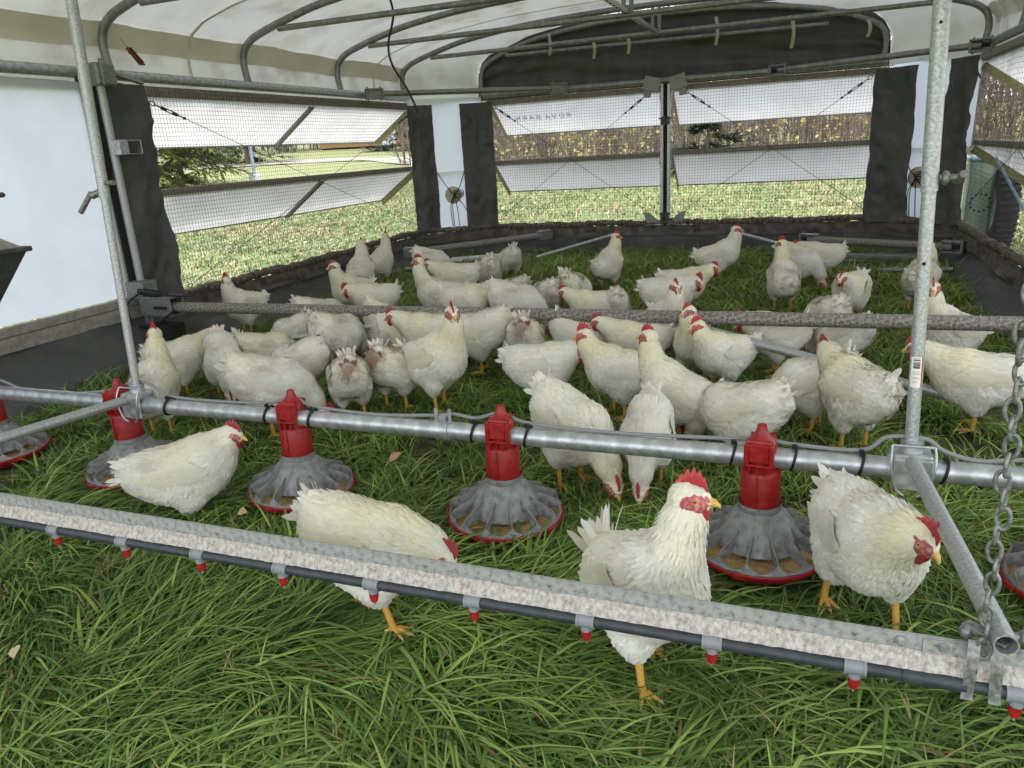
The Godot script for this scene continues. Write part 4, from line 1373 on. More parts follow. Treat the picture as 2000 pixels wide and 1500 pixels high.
	var eb := thing("clamp_box", "grey clamp box with black leads where the dirty rail meets the left wall", "bracket")
	var e1 := MB.new()
	for s in [-1.0, 1.0]:
		e1.box(Vector3(-3.60, 0.315 + 0.052 * s, -3.42), Vector3(0.24, 0.012, 0.11), Basis.IDENTITY, 0.003)
		e1.box(Vector3(-3.60, 0.315, -3.42 + 0.052 * s), Vector3(0.24, 0.092, 0.008), Basis.IDENTITY, 0.003)
	e1.box(Vector3(-3.78, 0.40, -3.46), Vector3(0.14, 0.11, 0.12), Basis.IDENTITY, 0.006)
	e1.box(Vector3(-3.76, 0.20, -3.44), Vector3(0.03, 0.22, 0.03), Basis.IDENTITY, 0.004)
	put(eb, "clamp", e1, M.bracket)
	var e2 := MB.new()
	e2.box(Vector3(-3.56, 0.31, -3.362), Vector3(0.10, 0.02, 0.004))
	put(eb, "slot", e2, M.dark)
	var e4 := MB.new()
	e4.box(Vector3(-3.62, 0.155, -3.43), Vector3(0.2, 0.09, 0.12), Basis.IDENTITY, 0.004)
	put(eb, "lower_box", e4, M.dark)
	var e3 := MB.new()
	e3.box(Vector3(-3.66, 0.395, -3.40), Vector3(0.16, 0.035, 0.05), Basis(Vector3(0, 0, 1), -0.12), 0.008)
	put(eb, "lead_box", e3, M.black)
	for pth in [[Vector3(-3.70, 0.40, -3.37), Vector3(-3.79, 0.33, -3.34), Vector3(-3.78, 0.20, -3.34)], [Vector3(-3.45, 0.30, -3.36), Vector3(-3.60, 0.21, -3.33), Vector3(-3.74, 0.19, -3.35)], [Vector3(-3.58, 0.39, -3.38), Vector3(-3.40, 0.37, -3.45), Vector3(-3.38, 0.40, -3.60)]]:
		var w := MB.new()
		w.tube(curve(pth, 8), 0.006, 7)
		put(eb, "lead", w, M.black)
	brace("diagonal_tube", "thin diagonal tube low among the hens at the left below the dirty rail", Vector3(-3.30, 0.10, -3.05), Vector3(-1.95, 0.255, -3.42), 0.018, M.galv, false, "thin diagonal tubes")
	brace("diagonal_tube", "thin diagonal tube running right under the dirty rail", Vector3(-0.45, 0.275, -3.42), Vector3(0.62, 0.13, -2.95), 0.020, M.pole, false, "thin diagonal tubes")
	brace("diagonal_tube", "thin tube leaning on the rear skirt left of the lone upright hen", Vector3(-2.35, 0.10, -6.75), Vector3(-1.72, 0.225, -7.50), 0.014, M.galv, false, "thin diagonal tubes")
	brace("diagonal_tube", "thin tube at the rear skirt behind the hen facing right in profile", Vector3(-0.62, 0.23, -7.45), Vector3(0.05, 0.12, -6.9), 0.014, M.galv, false, "thin diagonal tubes")
	brace("diagonal_tube", "short grey tube poking inward from the right skirt", Vector3(0.55, 0.06, -6.25), Vector3(1.02, 0.10, -6.05), 0.018, M.steel, false, "thin diagonal tubes")
	brace("diagonal_tube", "short thin tube on the grass by the left corner brace", Vector3(-3.55, 0.05, -6.35), Vector3(-3.15, 0.06, -6.5), 0.016, M.galv, false, "thin diagonal tubes")
	var wb := thing("white_board", "white board lying at the foot of the left corner panel", "board")
	var wbb := MB.new()
	wbb.box(Vector3(-3.0, 0.045, -6.95), Vector3(0.62, 0.10, 0.02), Basis(Vector3.UP, 0.55) * Basis(Vector3(1, 0, 0), -0.5), 0.004)
	put(wb, "board", wbb, M.white)
	for k in 3:
		var gp := thing("metal_channel", ["longest grey metal channel lying at the right rear skirt", "middle grey metal channel lying at the right rear skirt", "frontmost grey metal channel lying at the right rear skirt"][k], "metal channel", "grey channels lying at the rear skirt")
		var g := MB.new()
		g.box(Vector3(0.62 - 0.10 * k, 0.075 - 0.022 * k, -6.85 + 0.20 * k), Vector3(0.85 - 0.12 * k, 0.045, 0.07), Basis(Vector3.UP, -0.12 + 0.05 * k), 0.006)
		put(gp, "channel", g, M.hopper if k == 1 else M.bracket)

func pole_base(o: Node3D, at: Vector3) -> void:
	# clamp saddle over the feed pipe with its wire spring clip
	var b := MB.new()
	b.box(at + Vector3(0, 0.038, 0), Vector3(0.085, 0.02, 0.075), Basis.IDENTITY, 0.005)
	for s in [-1.0, 1.0]:
		b.box(at + Vector3(0.0, 0.0, 0.036 * s), Vector3(0.085, 0.08, 0.012), Basis.IDENTITY, 0.004)
	b.tube(line(at + Vector3(-0.05, 0, 0), at + Vector3(0.05, 0, 0)), 0.033, 16)
	b.tube(line(at + Vector3(0, 0.03, 0), at + Vector3(0, 0.075, -0.004)), 0.025, 14)
	put(o, "clamp", b, M.galv)
	var w := MB.new()
	for s in [-1.0, 1.0]:
		w.tube(curve([at + Vector3(0.045 * s, 0.07, 0.03), at + Vector3(0.046 * s, 0.03, 0.05), at + Vector3(0.034 * s, -0.03, 0.05), at + Vector3(0.015 * s, -0.05, 0.046)], 5), 0.0032, 6)
	w.tube(line(at + Vector3(-0.045, 0.07, 0.03), at + Vector3(0.045, 0.07, 0.03)), 0.0032, 6)
	put(o, "spring_clip", w, M.galv)

func make_feeder(called: String, label: String, x: float, turn: float) -> Node3D:
	var o := thing(called, label, "feeder", "red and grey pan feeders under the feed pipe", Vector3(x, 0.012, -1.865))
	o.rotation.y = turn
	# tower
	var tw := MB.new()
	tw.lathe(PackedVector2Array([Vector2(0.050, 0.165), Vector2(0.050, 0.265), Vector2(0.046, 0.272), Vector2(0.030, 0.275), Vector2(0.0, 0.275)]), 28, Transform3D.IDENTITY)
	tw.lathe(PackedVector2Array([Vector2(0.038, 0.27), Vector2(0.037, 0.30), Vector2(0.037, 0.335), Vector2(0.033, 0.345), Vector2(0.0, 0.346)]), 24, Transform3D.IDENTITY)
	for s in [-1.0, 1.0]:
		tw.box(Vector3(0.030 * s, 0.32, 0.034), Vector3(0.012, 0.06, 0.02), Basis.IDENTITY, 0.003)
		tw.box(Vector3(0.0, 0.325, 0.037 * s), Vector3(0.05, 0.05, 0.012), Basis.IDENTITY, 0.003)
	tw.box(Vector3(0, 0.292, 0.040), Vector3(0.064, 0.006, 0.010), Basis.IDENTITY, 0.002)
	for k in 3:
		tw.box(Vector3(-0.02 + 0.02 * k, 0.28, 0.045), Vector3(0.003, 0.022, 0.012), Basis.IDENTITY)
	tw.box(Vector3(0, 0.215, 0.051), Vector3(0.003, 0.10, 0.004), Basis.IDENTITY)
	put(o, "tower", tw, M.red)
	var cap := MB.new()
	cap.lathe(PackedVector2Array([Vector2(0.0, 0.394), Vector2(0.011, 0.390), Vector2(0.013, 0.378), Vector2(0.020, 0.362), Vector2(0.034, 0.352), Vector2(0.037, 0.344)]), 20, Transform3D.IDENTITY)
	for s in [-1.0, 1.0]:
		cap.tube(line(Vector3(-0.03, 0.35, 0.026 * s), Vector3(0.03, 0.35, 0.026 * s)), 0.008, 8)
	put(o, "cap", cap, M.red)
	# grey cone with collar
	var cn := MB.new()
	cn.lathe(PackedVector2Array([Vector2(0.0535, 0.178), Vector2(0.0555, 0.162), Vector2(0.054, 0.160), Vector2(0.074, 0.140), Vector2(0.098, 0.102), Vector2(0.112, 0.070)]), 42, Transform3D.IDENTITY)
	put(o, "cone", cn, M.grey_plastic)
	# fourteen fins that reach to the grille ring
	var fins := 14
	for k in fins:
		var a := TAU * (k + 0.5) / fins
		var d := Vector3(cos(a), 0, sin(a))
		var w := Vector3(-sin(a), 0, cos(a)) * 0.0014
		var fn := MB.new()
		var ring := [d * 0.086 + Vector3(0, 0.124, 0), d * 0.160 + Vector3(0, 0.093, 0), d * 0.1655 + Vector3(0, 0.084, 0), d * 0.1655 + Vector3(0, 0.058, 0), d * 0.116 + Vector3(0, 0.070, 0)]
		for e in [-1.0, 1.0]:
			var side := []
			for p in ring:
				side.append(p + w * e)
			fn.poly(side, d * 0.13 - w * e * 3.0 + Vector3(0, 0.08, 0), Color.WHITE)
		for q in 4:
			fn.poly([ring[q] + w, ring[q + 1] + w, ring[q + 1] - w, ring[q] - w], d * 0.12 + Vector3(0, 0.08, 0), Color.WHITE)
		put(o, "fin", fn, M.grey_plastic)
	# scalloped ring: it dips between the fins
	var rg := MB.new()
	var sides := fins * 8
	for k in sides:
		var a := TAU * k / sides
		var ph := fposmod(k / 8.0, 1.0)
		var d := Vector3(cos(a), 0, sin(a))
		var yt := 0.086 - 0.026 * pow(sin(PI * fposmod(ph + 0.5, 1.0)), 0.7)
		rg.pt(d * 0.1600 + Vector3(0, yt, 0), -d, Color.WHITE)
		rg.pt(d * 0.1640 + Vector3(0, 0.048, 0), -d, Color.WHITE)
		rg.pt(d * 0.1660 + Vector3(0, yt, 0), (d + Vector3.UP * 0.3).normalized(), Color.WHITE)
		rg.pt(d * 0.1700 + Vector3(0, 0.050, 0), (d + Vector3.UP * 0.3).normalized(), Color.WHITE)
		rg.pt(d * 0.1600 + Vector3(0, yt, 0), Vector3.UP, Color.WHITE)
		rg.pt(d * 0.1660 + Vector3(0, yt, 0), Vector3.UP, Color.WHITE)
	for k in sides:
		var p := k * 6
		var q := ((k + 1) % sides) * 6
		rg.quad(p, q, q + 1, p + 1)
		rg.quad(p + 2, q + 2, q + 3, p + 3)
		rg.quad(p + 4, q + 4, q + 5, p + 5)
	put(o, "grille_ring", rg, M.grey_plastic)
	# red dish
	var ds := MB.new()
	ds.lathe(PackedVector2Array([Vector2(0.0, 0.003), Vector2(0.070, 0.002), Vector2(0.120, 0.010), Vector2(0.155, 0.026), Vector2(0.173, 0.045), Vector2(0.1765, 0.055), Vector2(0.1745, 0.058), Vector2(0.1690, 0.056), Vector2(0.160, 0.042), Vector2(0.13, 0.026), Vector2(0.0, 0.020)]), 56, Transform3D.IDENTITY)
	put(o, "dish", ds, M.red)
	for k in 5:
		var a := TAU * k / 5.0 + 0.4
		var d := Vector3(cos(a), 0, sin(a))
		var lu := MB.new()
		lu.box(d * 0.174 + Vector3(0, 0.050, 0), Vector3(0.008, 0.018, 0.040), Basis(d, Vector3.UP, d.cross(Vector3.UP)), 0.003)
		put(o, "lug", lu, M.red)
	var fd := MB.new()
	fd.sheet(func(u: float, v: float) -> Vector3:
		var a := TAU * u
		var r := lerpf(0.03, 0.1605, v)
		return Vector3(cos(a) * r, 0.056 - 0.004 * v + 0.005 * noise.get_noise_3d(cos(a) * r * 900.0, x * 50.0, sin(a) * r * 900.0) + 0.004 * noise.get_noise_3d(cos(a) * r * 200.0, x * 50.0, sin(a) * r * 200.0), sin(a) * r), 160, 22)
	put(o, "feed", fd, M.feed)
	return o

func build_feed_line() -> void:
	var fz := -1.865
	var py := 0.312
	var o := thing("feed_pipe", "long galvanised feed pipe carrying the red feeders", "pipe")
	var t := MB.new()
	t.tube(line(Vector3(-3.4, py, fz), Vector3(1.1, py, fz)), 0.0265, 22)
	put(o, "pipe", t, M.galv)
	var cp := MB.new()
	cp.tube(line(Vector3(-0.985, py, fz), Vector3(-0.945, py, fz)), 0.031, 18)
	cp.box(Vector3(-0.965, py + 0.036, fz), Vector3(0.026, 0.02, 0.03), Basis.IDENTITY, 0.003)
	for s in [-1.0, 1.0]:
		cp.tube(line(Vector3(-0.965 + 0.022 * s, py + 0.02, fz), Vector3(-0.965 + 0.022 * s, py + 0.066, fz)), 0.0055, 8)
	put(o, "coupling", cp, M.galv)
	for x in [-2.30, -2.02, -1.60, -1.43, -0.865, -0.700, -0.135, 0.012, 0.165, 0.345, 0.53]:
		var z := MB.new()
		var ring := []
		for k in 13:
			var a := TAU * k / 12.0
			ring.append(Vector3(x + 0.006 * sin(a * 1.0), py + sin(a) * 0.0295 + 0.002, fz + cos(a) * 0.0295))
		z.tube(curve(ring, 2), 0.0038, 6, Color.WHITE, false)
		z.box(Vector3(x, py + 0.036, fz + 0.006), Vector3(0.012, 0.012, 0.012), Basis.IDENTITY, 0.002)
		put(o, "cable_tie", z, M.black)
	var cbx := thing("power_cable", "grey power cable tied along the top of the feed pipe", "cable")
	var cb := MB.new()
	var pts := []
	for q in [[-3.35, 0.055], [-2.95, 0.05], [-2.75, 0.015], [-2.55, 0.012], [-2.32, 0.034], [-2.2, 0.07], [-2.12, 0.075], [-2.02, 0.036], [-1.8, 0.030], [-1.60, 0.036], [-1.52, 0.062], [-1.43, 0.036], [-1.2, 0.029], [-1.0, 0.037], [-0.94, 0.044], [-0.865, 0.036], [-0.79, 0.058], [-0.70, 0.036], [-0.45, 0.030], [-0.135, 0.034], [-0.06, 0.040], [0.012, 0.034], [0.165, 0.036], [0.22, 0.075], [0.30, 0.075], [0.345, 0.045], [0.42, 0.026], [0.53, 0.036], [0.8, 0.03], [1.05, 0.03]]:
		pts.append(Vector3(q[0], py + q[1], fz - 0.016 + 0.008 * sin(q[0] * 9.0)))
	cb.tube(curve(pts, 6), 0.0055, 8)
	put(cbx, "cord", cb, M.cable)
	# feeders
	var words := ["first red and grey pan feeder cut off by the left edge", "second red and grey pan feeder under the left pole clamp", "third red and grey pan feeder behind the hen ducking at the trough", "fourth red and grey pan feeder standing clear in the middle", "fifth red and grey pan feeder right of the hero hen's beak", "sixth red and grey pan feeder cut off by the right edge"]
	words[4] = "fifth red and grey pan feeder behind the beak of the tall front hen"
	var xs := [-2.96, -2.235, -1.515, -0.785, -0.062, 0.665]
	var first: Node3D = null
	for k in 6:
		if first == null:
			first = make_feeder("pan_feeder", words[k], xs[k], 0.1)
		else:
			var c := first.duplicate()
			c.name = numbered("pan_feeder")
			add_child(c)
			c.position.x = xs[k]
			c.rotation = Vector3(0.022 * sin(k * 2.1), 0.12 * sin(k * 4.3), 0.022 * cos(k * 1.3))
			c.set_meta("label", words[k])
	# poles
	var lp := thing("support_pole", "left galvanised pole standing on the feed pipe", "pole", "galvanised poles holding the feed pipe")
	var b := Vector3(-2.16, py, fz)
	var tp := Vector3(-2.176, 2.20, -1.985)
	var tb := MB.new()
	tb.tube(line(b.lerp(tp, 0.02), b.lerp(tp, 0.40)), 0.0135, 16)
	put(lp, "lower_tube", tb, M.pole)
	var ts := MB.new()
	ts.tube(line(b.lerp(tp, 0.375), tp), 0.0175, 18)
	put(lp, "sleeve", ts, M.pole)
	var tn := MB.new()
	tn.tube(line(b.lerp(tp, 0.385) + Vector3(-0.02, 0, 0), b.lerp(tp, 0.385) + Vector3(-0.045, -0.01, 0.01)), 0.012, 8)
	tn.tube(line(b.lerp(tp, 0.385) + Vector3(-0.045, 0.0, 0.01), b.lerp(tp, 0.385) + Vector3(-0.10, -0.062, 0.02)), 0.009, 8)
	put(lp, "thumb_screw", tn, M.bracket)
	var lk := MB.new()
	lk.tube(line(b.lerp(tp, 0.40) + Vector3(0.012, 0, 0.0), b.lerp(tp, 0.40) + Vector3(0.05, 0.0, 0.0)), 0.008, 8)
	put(lp, "lock_pin", lk, M.bracket)
	pole_base(lp, b)
	var rp := thing("support_pole", "right galvanised pole with a white sticker standing on the feed pipe", "pole", "galvanised poles holding the feed pipe")
	b = Vector3(0.272, py, fz)
	tp = Vector3(0.231, 2.20, -2.03)
	var lean := tp - b
	var up0 := (0.955 - py) / lean.y
	var rb := MB.new()
	rb.tube(line(b.lerp(tp, 0.02), b.lerp(tp, up0 + 0.03)), 0.0148, 18)
	put(rp, "lower_tube", rb, M.pole)
	var rsl := MB.new()
	rsl.tube(line(b.lerp(tp, up0), tp), 0.0176, 20)
	put(rp, "sleeve", rsl, M.pole)
	var j := b.lerp(tp, up0 + 0.015)
	var rn := MB.new()
	rn.tube(line(j + Vector3(0.018, 0, 0), j + Vector3(0.052, 0.0, 0.0)), 0.008, 10)
	rn.ball(j + Vector3(0.030, 0, 0), Vector3(0.010, 0.016, 0.016), Basis.IDENTITY, 10)
	rn.tube(line(j + Vector3(0.055, -0.008, -0.02), j + Vector3(0.062, 0.008, 0.02)), 0.009, 8)
	put(rp, "thumb_screw", rn, M.bracket)
	var hl := MB.new()
	for y in [1.30, 0.80]:
		var q := b.lerp(tp, (y - py) / lean.y)
		hl.ball(q + Vector3(-0.002, 0, 0.0155), Vector3(0.0042, 0.0042, 0.004), Basis.IDENTITY, 8)
	put(rp, "pin_hole", hl, M.dark)
	pole_base(rp, b)
	# the sticker: bars and grey rules only
	var im := Image.create(64, 128, false, Image.FORMAT_RGB8)
	im.fill(Color(0.90, 0.90, 0.88))
	var r2 := RandomNumberGenerator.new()
	r2.seed = 9
	for y in range(4, 48):
		if r2.randf() < 0.55:
			im.fill_rect(Rect2i(14, y, 34, 1), Color(0.12, 0.12, 0.12))
	for y in [60, 66, 72, 84, 90, 100, 106]:
		im.fill_rect(Rect2i(12, y, 22 + int(r2.randf() * 20), 2), Color(0.55, 0.55, 0.55))
	im.fill_rect(Rect2i(56, 0, 8, 128), Color(0.75, 0.12, 0.12))
	var sm := mat(Color.WHITE, 0.4)
	sm.albedo_texture = ImageTexture.create_from_image(im)
	var st := MB.new()
	var s0 := b.lerp(tp, 0.108)
	var s1 := b.lerp(tp, 0.146)
	st.sheet(func(u: float, v: float) -> Vector3:
		var a := lerpf(2.55, 0.75, u)
		return s1.lerp(s0, v) + Vector3(cos(a) * 0.0153, 0, sin(a) * 0.0153), 12, 2, Color.WHITE, true)
	put(rp, "sticker", st, sm)
	# struts towards the camera
	var l1 := thing("strut_tube", "left strut tube running from the left pole out of the frame", "pipe", "strut tubes from the poles to the trough")
	var l1b := MB.new()
	l1b.tube(line(Vector3(-2.175, 0.338, fz + 0.03), Vector3(-2.19, 0.392, -1.02)), 0.0160, 16)
	put(l1, "tube", l1b, M.pole)
	var l2 := thing("strut_tube", "right strut tube with an open end beside the chain", "pipe", "strut tubes from the poles to the trough")
	var l2b := MB.new()
	l2b.tube(line(Vector3(0.272, 0.345, fz + 0.04), Vector3(0.303, 0.388, -1.075)), 0.0165, 20, Color.WHITE, false)
	l2b.tube(line(Vector3(0.303, 0.388, -1.075), Vector3(0.272, 0.345, fz + 0.04)), 0.0140, 20, Color.WHITE, false)
	var dd := Vector3(0.031, 0.043, 0.75).normalized()
	l2b.lathe(PackedVector2Array([Vector2(0.0140, 0), Vector2(0.0165, 0)]), 20, Transform3D(Basis(Vector3.RIGHT, dd, Vector3.RIGHT.cross(dd)), Vector3(0.303, 0.388, -1.075)))
	put(l2, "tube", l2b, M.pole)
	var pin := MB.new()
	pin.tube(line(Vector3(0.255, 0.372, -1.12), Vector3(0.335, 0.376, -1.12)), 0.007, 10)
	pin.ball(Vector3(0.262, 0.372, -1.12), Vector3(0.010, 0.012, 0.012), Basis.IDENTITY, 8)
	pin.ball(Vector3(0.333, 0.376, -1.12), Vector3(0.006, 0.011, 0.011), Basis.IDENTITY, 8)
	put(l2, "bolt", pin, M.bracket)
	# chain
	var ch := thing("hanging_chain", "grey steel chain hanging at the right end of the water line", "chain")
	var c0 := Vector3(0.281, 0.352, -1.095)
	var c1 := Vector3(0.268, 1.45, -1.12)
	var links := 42
	for k in links:
		var p := c0.lerp(c1, (k + 0.5) / links) + Vector3(0.003 * sin(k * 1.7), 0, 0.003 * cos(k * 2.3))
		var d := (c1 - c0).normalized()
		var tw := (0.35 if k % 2 == 0 else 0.35 + PI / 2) + 0.25 * sin(k * 3.1)
		var sd := Vector3(cos(tw), 0, sin(tw))
		var m := MB.new()
		var lp2 := []
		for e in 13:
			var a := TAU * e / 12.0
			lp2.append(p + d * (sin(a) * 0.0165) + sd * (cos(a) * 0.0085))
		m.tube(curve(lp2, 2), 0.0031, 7, Color.WHITE, false)
		put(ch, "link", m, M.bracket)
	# water line
	var wl := thing("water_line", "drinker line with a pale trough channel and red nipples", "drinker line")
	var z := -1.10
	var tr := MB.new()
	# folded channel seen from its open side
	var prof := [Vector2(-0.006, 0.363), Vector2(-0.006, 0.336)]
	for seg in [[-2.8, 0.205, 0.0], [0.205, 0.9, 0.003]]:
		tr.sheet(func(u: float, v: float) -> Vector3:
			return Vector3(lerpf(seg[0], seg[1], u), lerpf(prof[0].y - 0.0015 * (lerpf(seg[0], seg[1], u) + 1.8), prof[1].y, v) + 0.0015 * noise.get_noise_1d(lerpf(seg[0], seg[1], u) * 60.0) * (1.0 - v), z + prof[0].x + seg[2]), 60, 2)
	tr.bar(Vector3(-2.8, 0.3645, z - 0.008), Vector3(0.9, 0.3590, z - 0.008), 0.006, 0.004, Vector3.UP, 0.0)
	put(wl, "channel", tr, M.trough)
	var sc := MB.new()
	sc.sheet(func(u: float, v: float) -> Vector3:
		var x := lerpf(-2.8, 0.9, u)
		return Vector3(x, lerpf(0.337, 0.312, v) + 0.0016 * noise.get_noise_2d(x * 300.0, v * 60.0) + 0.001 * noise.get_noise_2d(x * 900.0, v * 160.0), z + lerpf(-0.0045, 0.012, v)), 700, 8)
	put(wl, "trough_floor", sc, M.scum)
	var pv := MB.new()
	pv.tube(line(Vector3(-2.8, 0.2985, z + 0.008), Vector3(0.9, 0.2985, z + 0.008)), 0.0108, 16)
	pv.tube(line(Vector3(0.18, 0.2985, z + 0.008), Vector3(0.265, 0.2985, z + 0.008)), 0.0126, 16)
	put(wl, "water_pipe", pv, M.pvc)
	for k in range(-2, 12):
		var x := -1.62 + 0.2168 * k
		var sd := MB.new()
		sd.tube(line(Vector3(x - 0.015, 0.2985, z + 0.008), Vector3(x + 0.015, 0.2985, z + 0.008)), 0.0128, 14)
		for s in [-1.0, 1.0]:
			sd.tube(line(Vector3(x + 0.014 * s - 0.002, 0.2985, z + 0.008), Vector3(x + 0.014 * s + 0.002, 0.2985, z + 0.008)), 0.0142, 14)
		sd.tube(line(Vector3(x, 0.290, z + 0.009), Vector3(x, 0.280, z + 0.009)), 0.010, 12)
		var sdo := put(wl, "saddle", sd, M.saddle)
		var nb := MB.new()
		nb.tube(PackedVector3Array([Vector3(x, 0.281, z + 0.009), Vector3(x, 0.270, z + 0.009), Vector3(x, 0.260, z + 0.009)]), PackedFloat32Array([0.0098, 0.0092, 0.0066]), 14)
		var nbo := put(wl, "nipple", nb, M.red)
		var pn := MB.new()
		pn.tube(line(Vector3(x, 0.261, z + 0.009), Vector3(x, 0.253, z + 0.009)), 0.0022, 6)
		put(nbo, "pin", pn, M.galv)
	for x in [0.175, 0.232]:
		var bo := MB.new()
		bo.tube(line(Vector3(x, 0.350, z - 0.008), Vector3(x, 0.350, z + 0.003)), 0.0052, 6)
		bo.tube(line(Vector3(x, 0.350, z - 0.008), Vector3(x, 0.350, z - 0.001)), 0.0085, 14)
		put(wl, "bolt", bo, M.galv)
	var hk := MB.new()
	for s in [-1.0, 1.0]:
		hk.sheet(func(u: float, v: float) -> Vector3:
			var x: float = 0.283 + 0.014 * s + (u - 0.5) * 0.016 + 0.004 * s * v
			return Vector3(x, lerpf(0.375, 0.283, v), z + 0.026 - 0.022 * (1.0 - v) + 0.004 * sin(v * 5.0)), 2, 10)
	hk.bar(Vector3(0.262, 0.38, z - 0.034), Vector3(0.310, 0.38, z + 0.012), 0.02, 0.004)
	put(wl, "hanger_strap", hk, M.bracket)
	# hopper at the left end of the pipe
	var hp := thing("feed_hopper", "dark sheet metal feed hopper cut off by the left edge", "hopper", "", Vector3(-3.20, 0, -1.95))
	var hz := MB.new()
	for q in [[Vector2(0.235, 0.815), Vector2(0.08, 0.50)]]:
		for f in 4:
			var a0 := Basis(Vector3.UP, f * PI / 2)
			var w0: float = q[0].x
			var w1: float = q[1].x
			hz.poly([a0 * Vector3(w0, q[0].y, -w0), a0 * Vector3(w0, q[0].y, w0), a0 * Vector3(w1, q[1].y, w1), a0 * Vector3(w1, q[1].y, -w1)], Vector3(0, 0.7, 0), Color.WHITE)
	put(hp, "body", hz, M.hopper)
	var rim := MB.new()
	for f in 4:
		var a0 := Basis(Vector3.UP, f * PI / 2)
		rim.box(a0 * Vector3(0.24, 0.822, 0), Vector3(0.025, 0.02, 0.50), a0, 0.004)
	put(hp, "rim", rim, M.hopper)
	var lid := MB.new()
	for f in 4:
		var a0 := Basis(Vector3.UP, f * PI / 2)
		lid.poly([a0 * Vector3(0.225, 0.832, -0.225), a0 * Vector3(0.225, 0.832, 0.225), a0 * Vector3(0.08, 0.955, 0.08), a0 * Vector3(0.08, 0.955, -0.08)], Vector3(0, 0.8, 0), Color.WHITE)
	put(hp, "upper_hood", lid, M.hopper_light)
	var top := MB.new()
	top.box(Vector3(0.02, 1.04, 0), Vector3(0.46, 0.02, 0.40), Basis.IDENTITY, 0.008)
	top.box(Vector3(0.0, 1.0, 0), Vector3(0.12, 0.10, 0.12), Basis.IDENTITY, 0.008)
	put(hp, "lid", top, M.hopper)
	# thin lead hanging from the roof
	var ld := thing("hanging_cable", "thin black cable hanging loose from the roof", "cable")
	var lb := MB.new()
	lb.tube(curve([Vector3(-2.72, 2.23, -4.95), Vector3(-2.74, 2.05, -5.1), Vector3(-2.80, 1.86, -5.1), Vector3(-2.79, 1.72, -5.1), Vector3(-2.69, 1.55, -5.1), Vector3(-2.64, 1.44, -5.1), Vector3(-2.62, 1.38, -5.1)], 8), 0.008, 7)
	put(ld, "cord", lb, M.black)

# ---------------------------------------------------------------- land, grass and what stands outside
func terrain(x: float, z: float) -> float:
	var dx := maxf(maxf(-4.0 - x, x - 1.3), 0.0)
	var dz := maxf(maxf(-7.9 - z, z - 1.0), 0.0)
	var d := sqrt(dx * dx + dz * dz)
	return 0.045 * maxf(0.0, minf(d, 60.0) - 2.5) + 0.10 * noise.get_noise_2d(x * 2.0, z * 2.0) * clampf(d * 0.2 - 0.4, 0.0, 1.0)

func tuft(sd: int, blades: int, len0: float, len1: float, w: float, spread: float, lodge: float, yellow: float) -> MB:
	var b := MB.new()
	var r := RandomNumberGenerator.new()
	r.seed = sd
	for k in blades:
		var a := r.randf() * TAU
		var at := Vector3(cos(a), 0, sin(a)) * spread * sqrt(r.randf())
		var face := r.randf() * TAU if lodge < 0.3 else r.randfn(0.0, 0.55)
		var d := Vector3(cos(face), 0, sin(face))
		var L := r.randf_range(len0, len1)
		var wd := w * r.randf_range(0.65, 1.25)
		var up := lerpf(r.randf_range(1.0, 1.45), r.randf_range(0.35, 0.95), lodge)   # starting slope
		var bend := lerpf(r.randf_range(0.5, 1.5), r.randf_range(0.6, 1.1), lodge)
		var col := Color(0.072, 0.135, 0.030).lerp(Color(0.178, 0.270, 0.066), pow(r.randf(), 1.25))
		if r.randf() < yellow:
			col = Color(0.30, 0.27, 0.10).lerp(Color(0.34, 0.25, 0.13), r.randf())
		elif r.randf() < 0.12:
			col = Color(0.27, 0.37, 0.10)
		var twist := r.randf_range(-0.5, 0.5)
		var p := at
		var segs := 5
		var side := Vector3(-d.z, 0, d.x)
		side = (side + Vector3.UP * twist * 0.6).normalized()
		var i0 := b.v.size()
		for j in segs + 1:
			var t := float(j) / segs
			var ang := up - bend * t * (1.6 if lodge > 0.3 else 1.0)
			if p.y < 0.012 and ang < 0.0:
				ang = r.randf_range(0.0, 0.1)
			var dir := d * cos(ang) + Vector3.UP * sin(ang)
			var nn := side.cross(dir).normalized()
			if nn.y < 0.0:
				nn = -nn
			var hw := wd * 0.5 * (1.0 - pow(t, 2.2)) * (0.75 + 0.25 * minf(1.0, t * 4.0))
			var cc := col.lerp(Color(0.19, 0.20, 0.08), clampf(0.35 - t, 0.0, 0.35))
			b.pt(p - side * hw, (nn - side * 0.35).normalized(), cc)
			b.pt(p + side * hw, (nn + side * 0.35).normalized(), cc)
			p += dir * (L / segs)
		for j in segs:
			b.quad(i0 + j * 2, i0 + j * 2 + 1, i0 + j * 2 + 3, i0 + j * 2 + 2)
	return b

func scatter(called: String, m: Mesh, material: Material, xfs: Array, cols: Array, label: String) -> void:
	var mm := MultiMesh.new()
	mm.transform_format = MultiMesh.TRANSFORM_3D
	mm.use_colors = true
	mm.mesh = m
	mm.instance_count = xfs.size()
	for k in xfs.size():
		mm.set_instance_transform(k, xfs[k])
		mm.set_instance_color(k, cols[k])
	var o := MultiMeshInstance3D.new()
	o.multimesh = mm
	o.material_override = material
	o.name = numbered(called)
	add_child(o)
	o.set_meta("kind", "stuff")
	tag(o, label, "grass" if called.contains("grass") else "leaves")

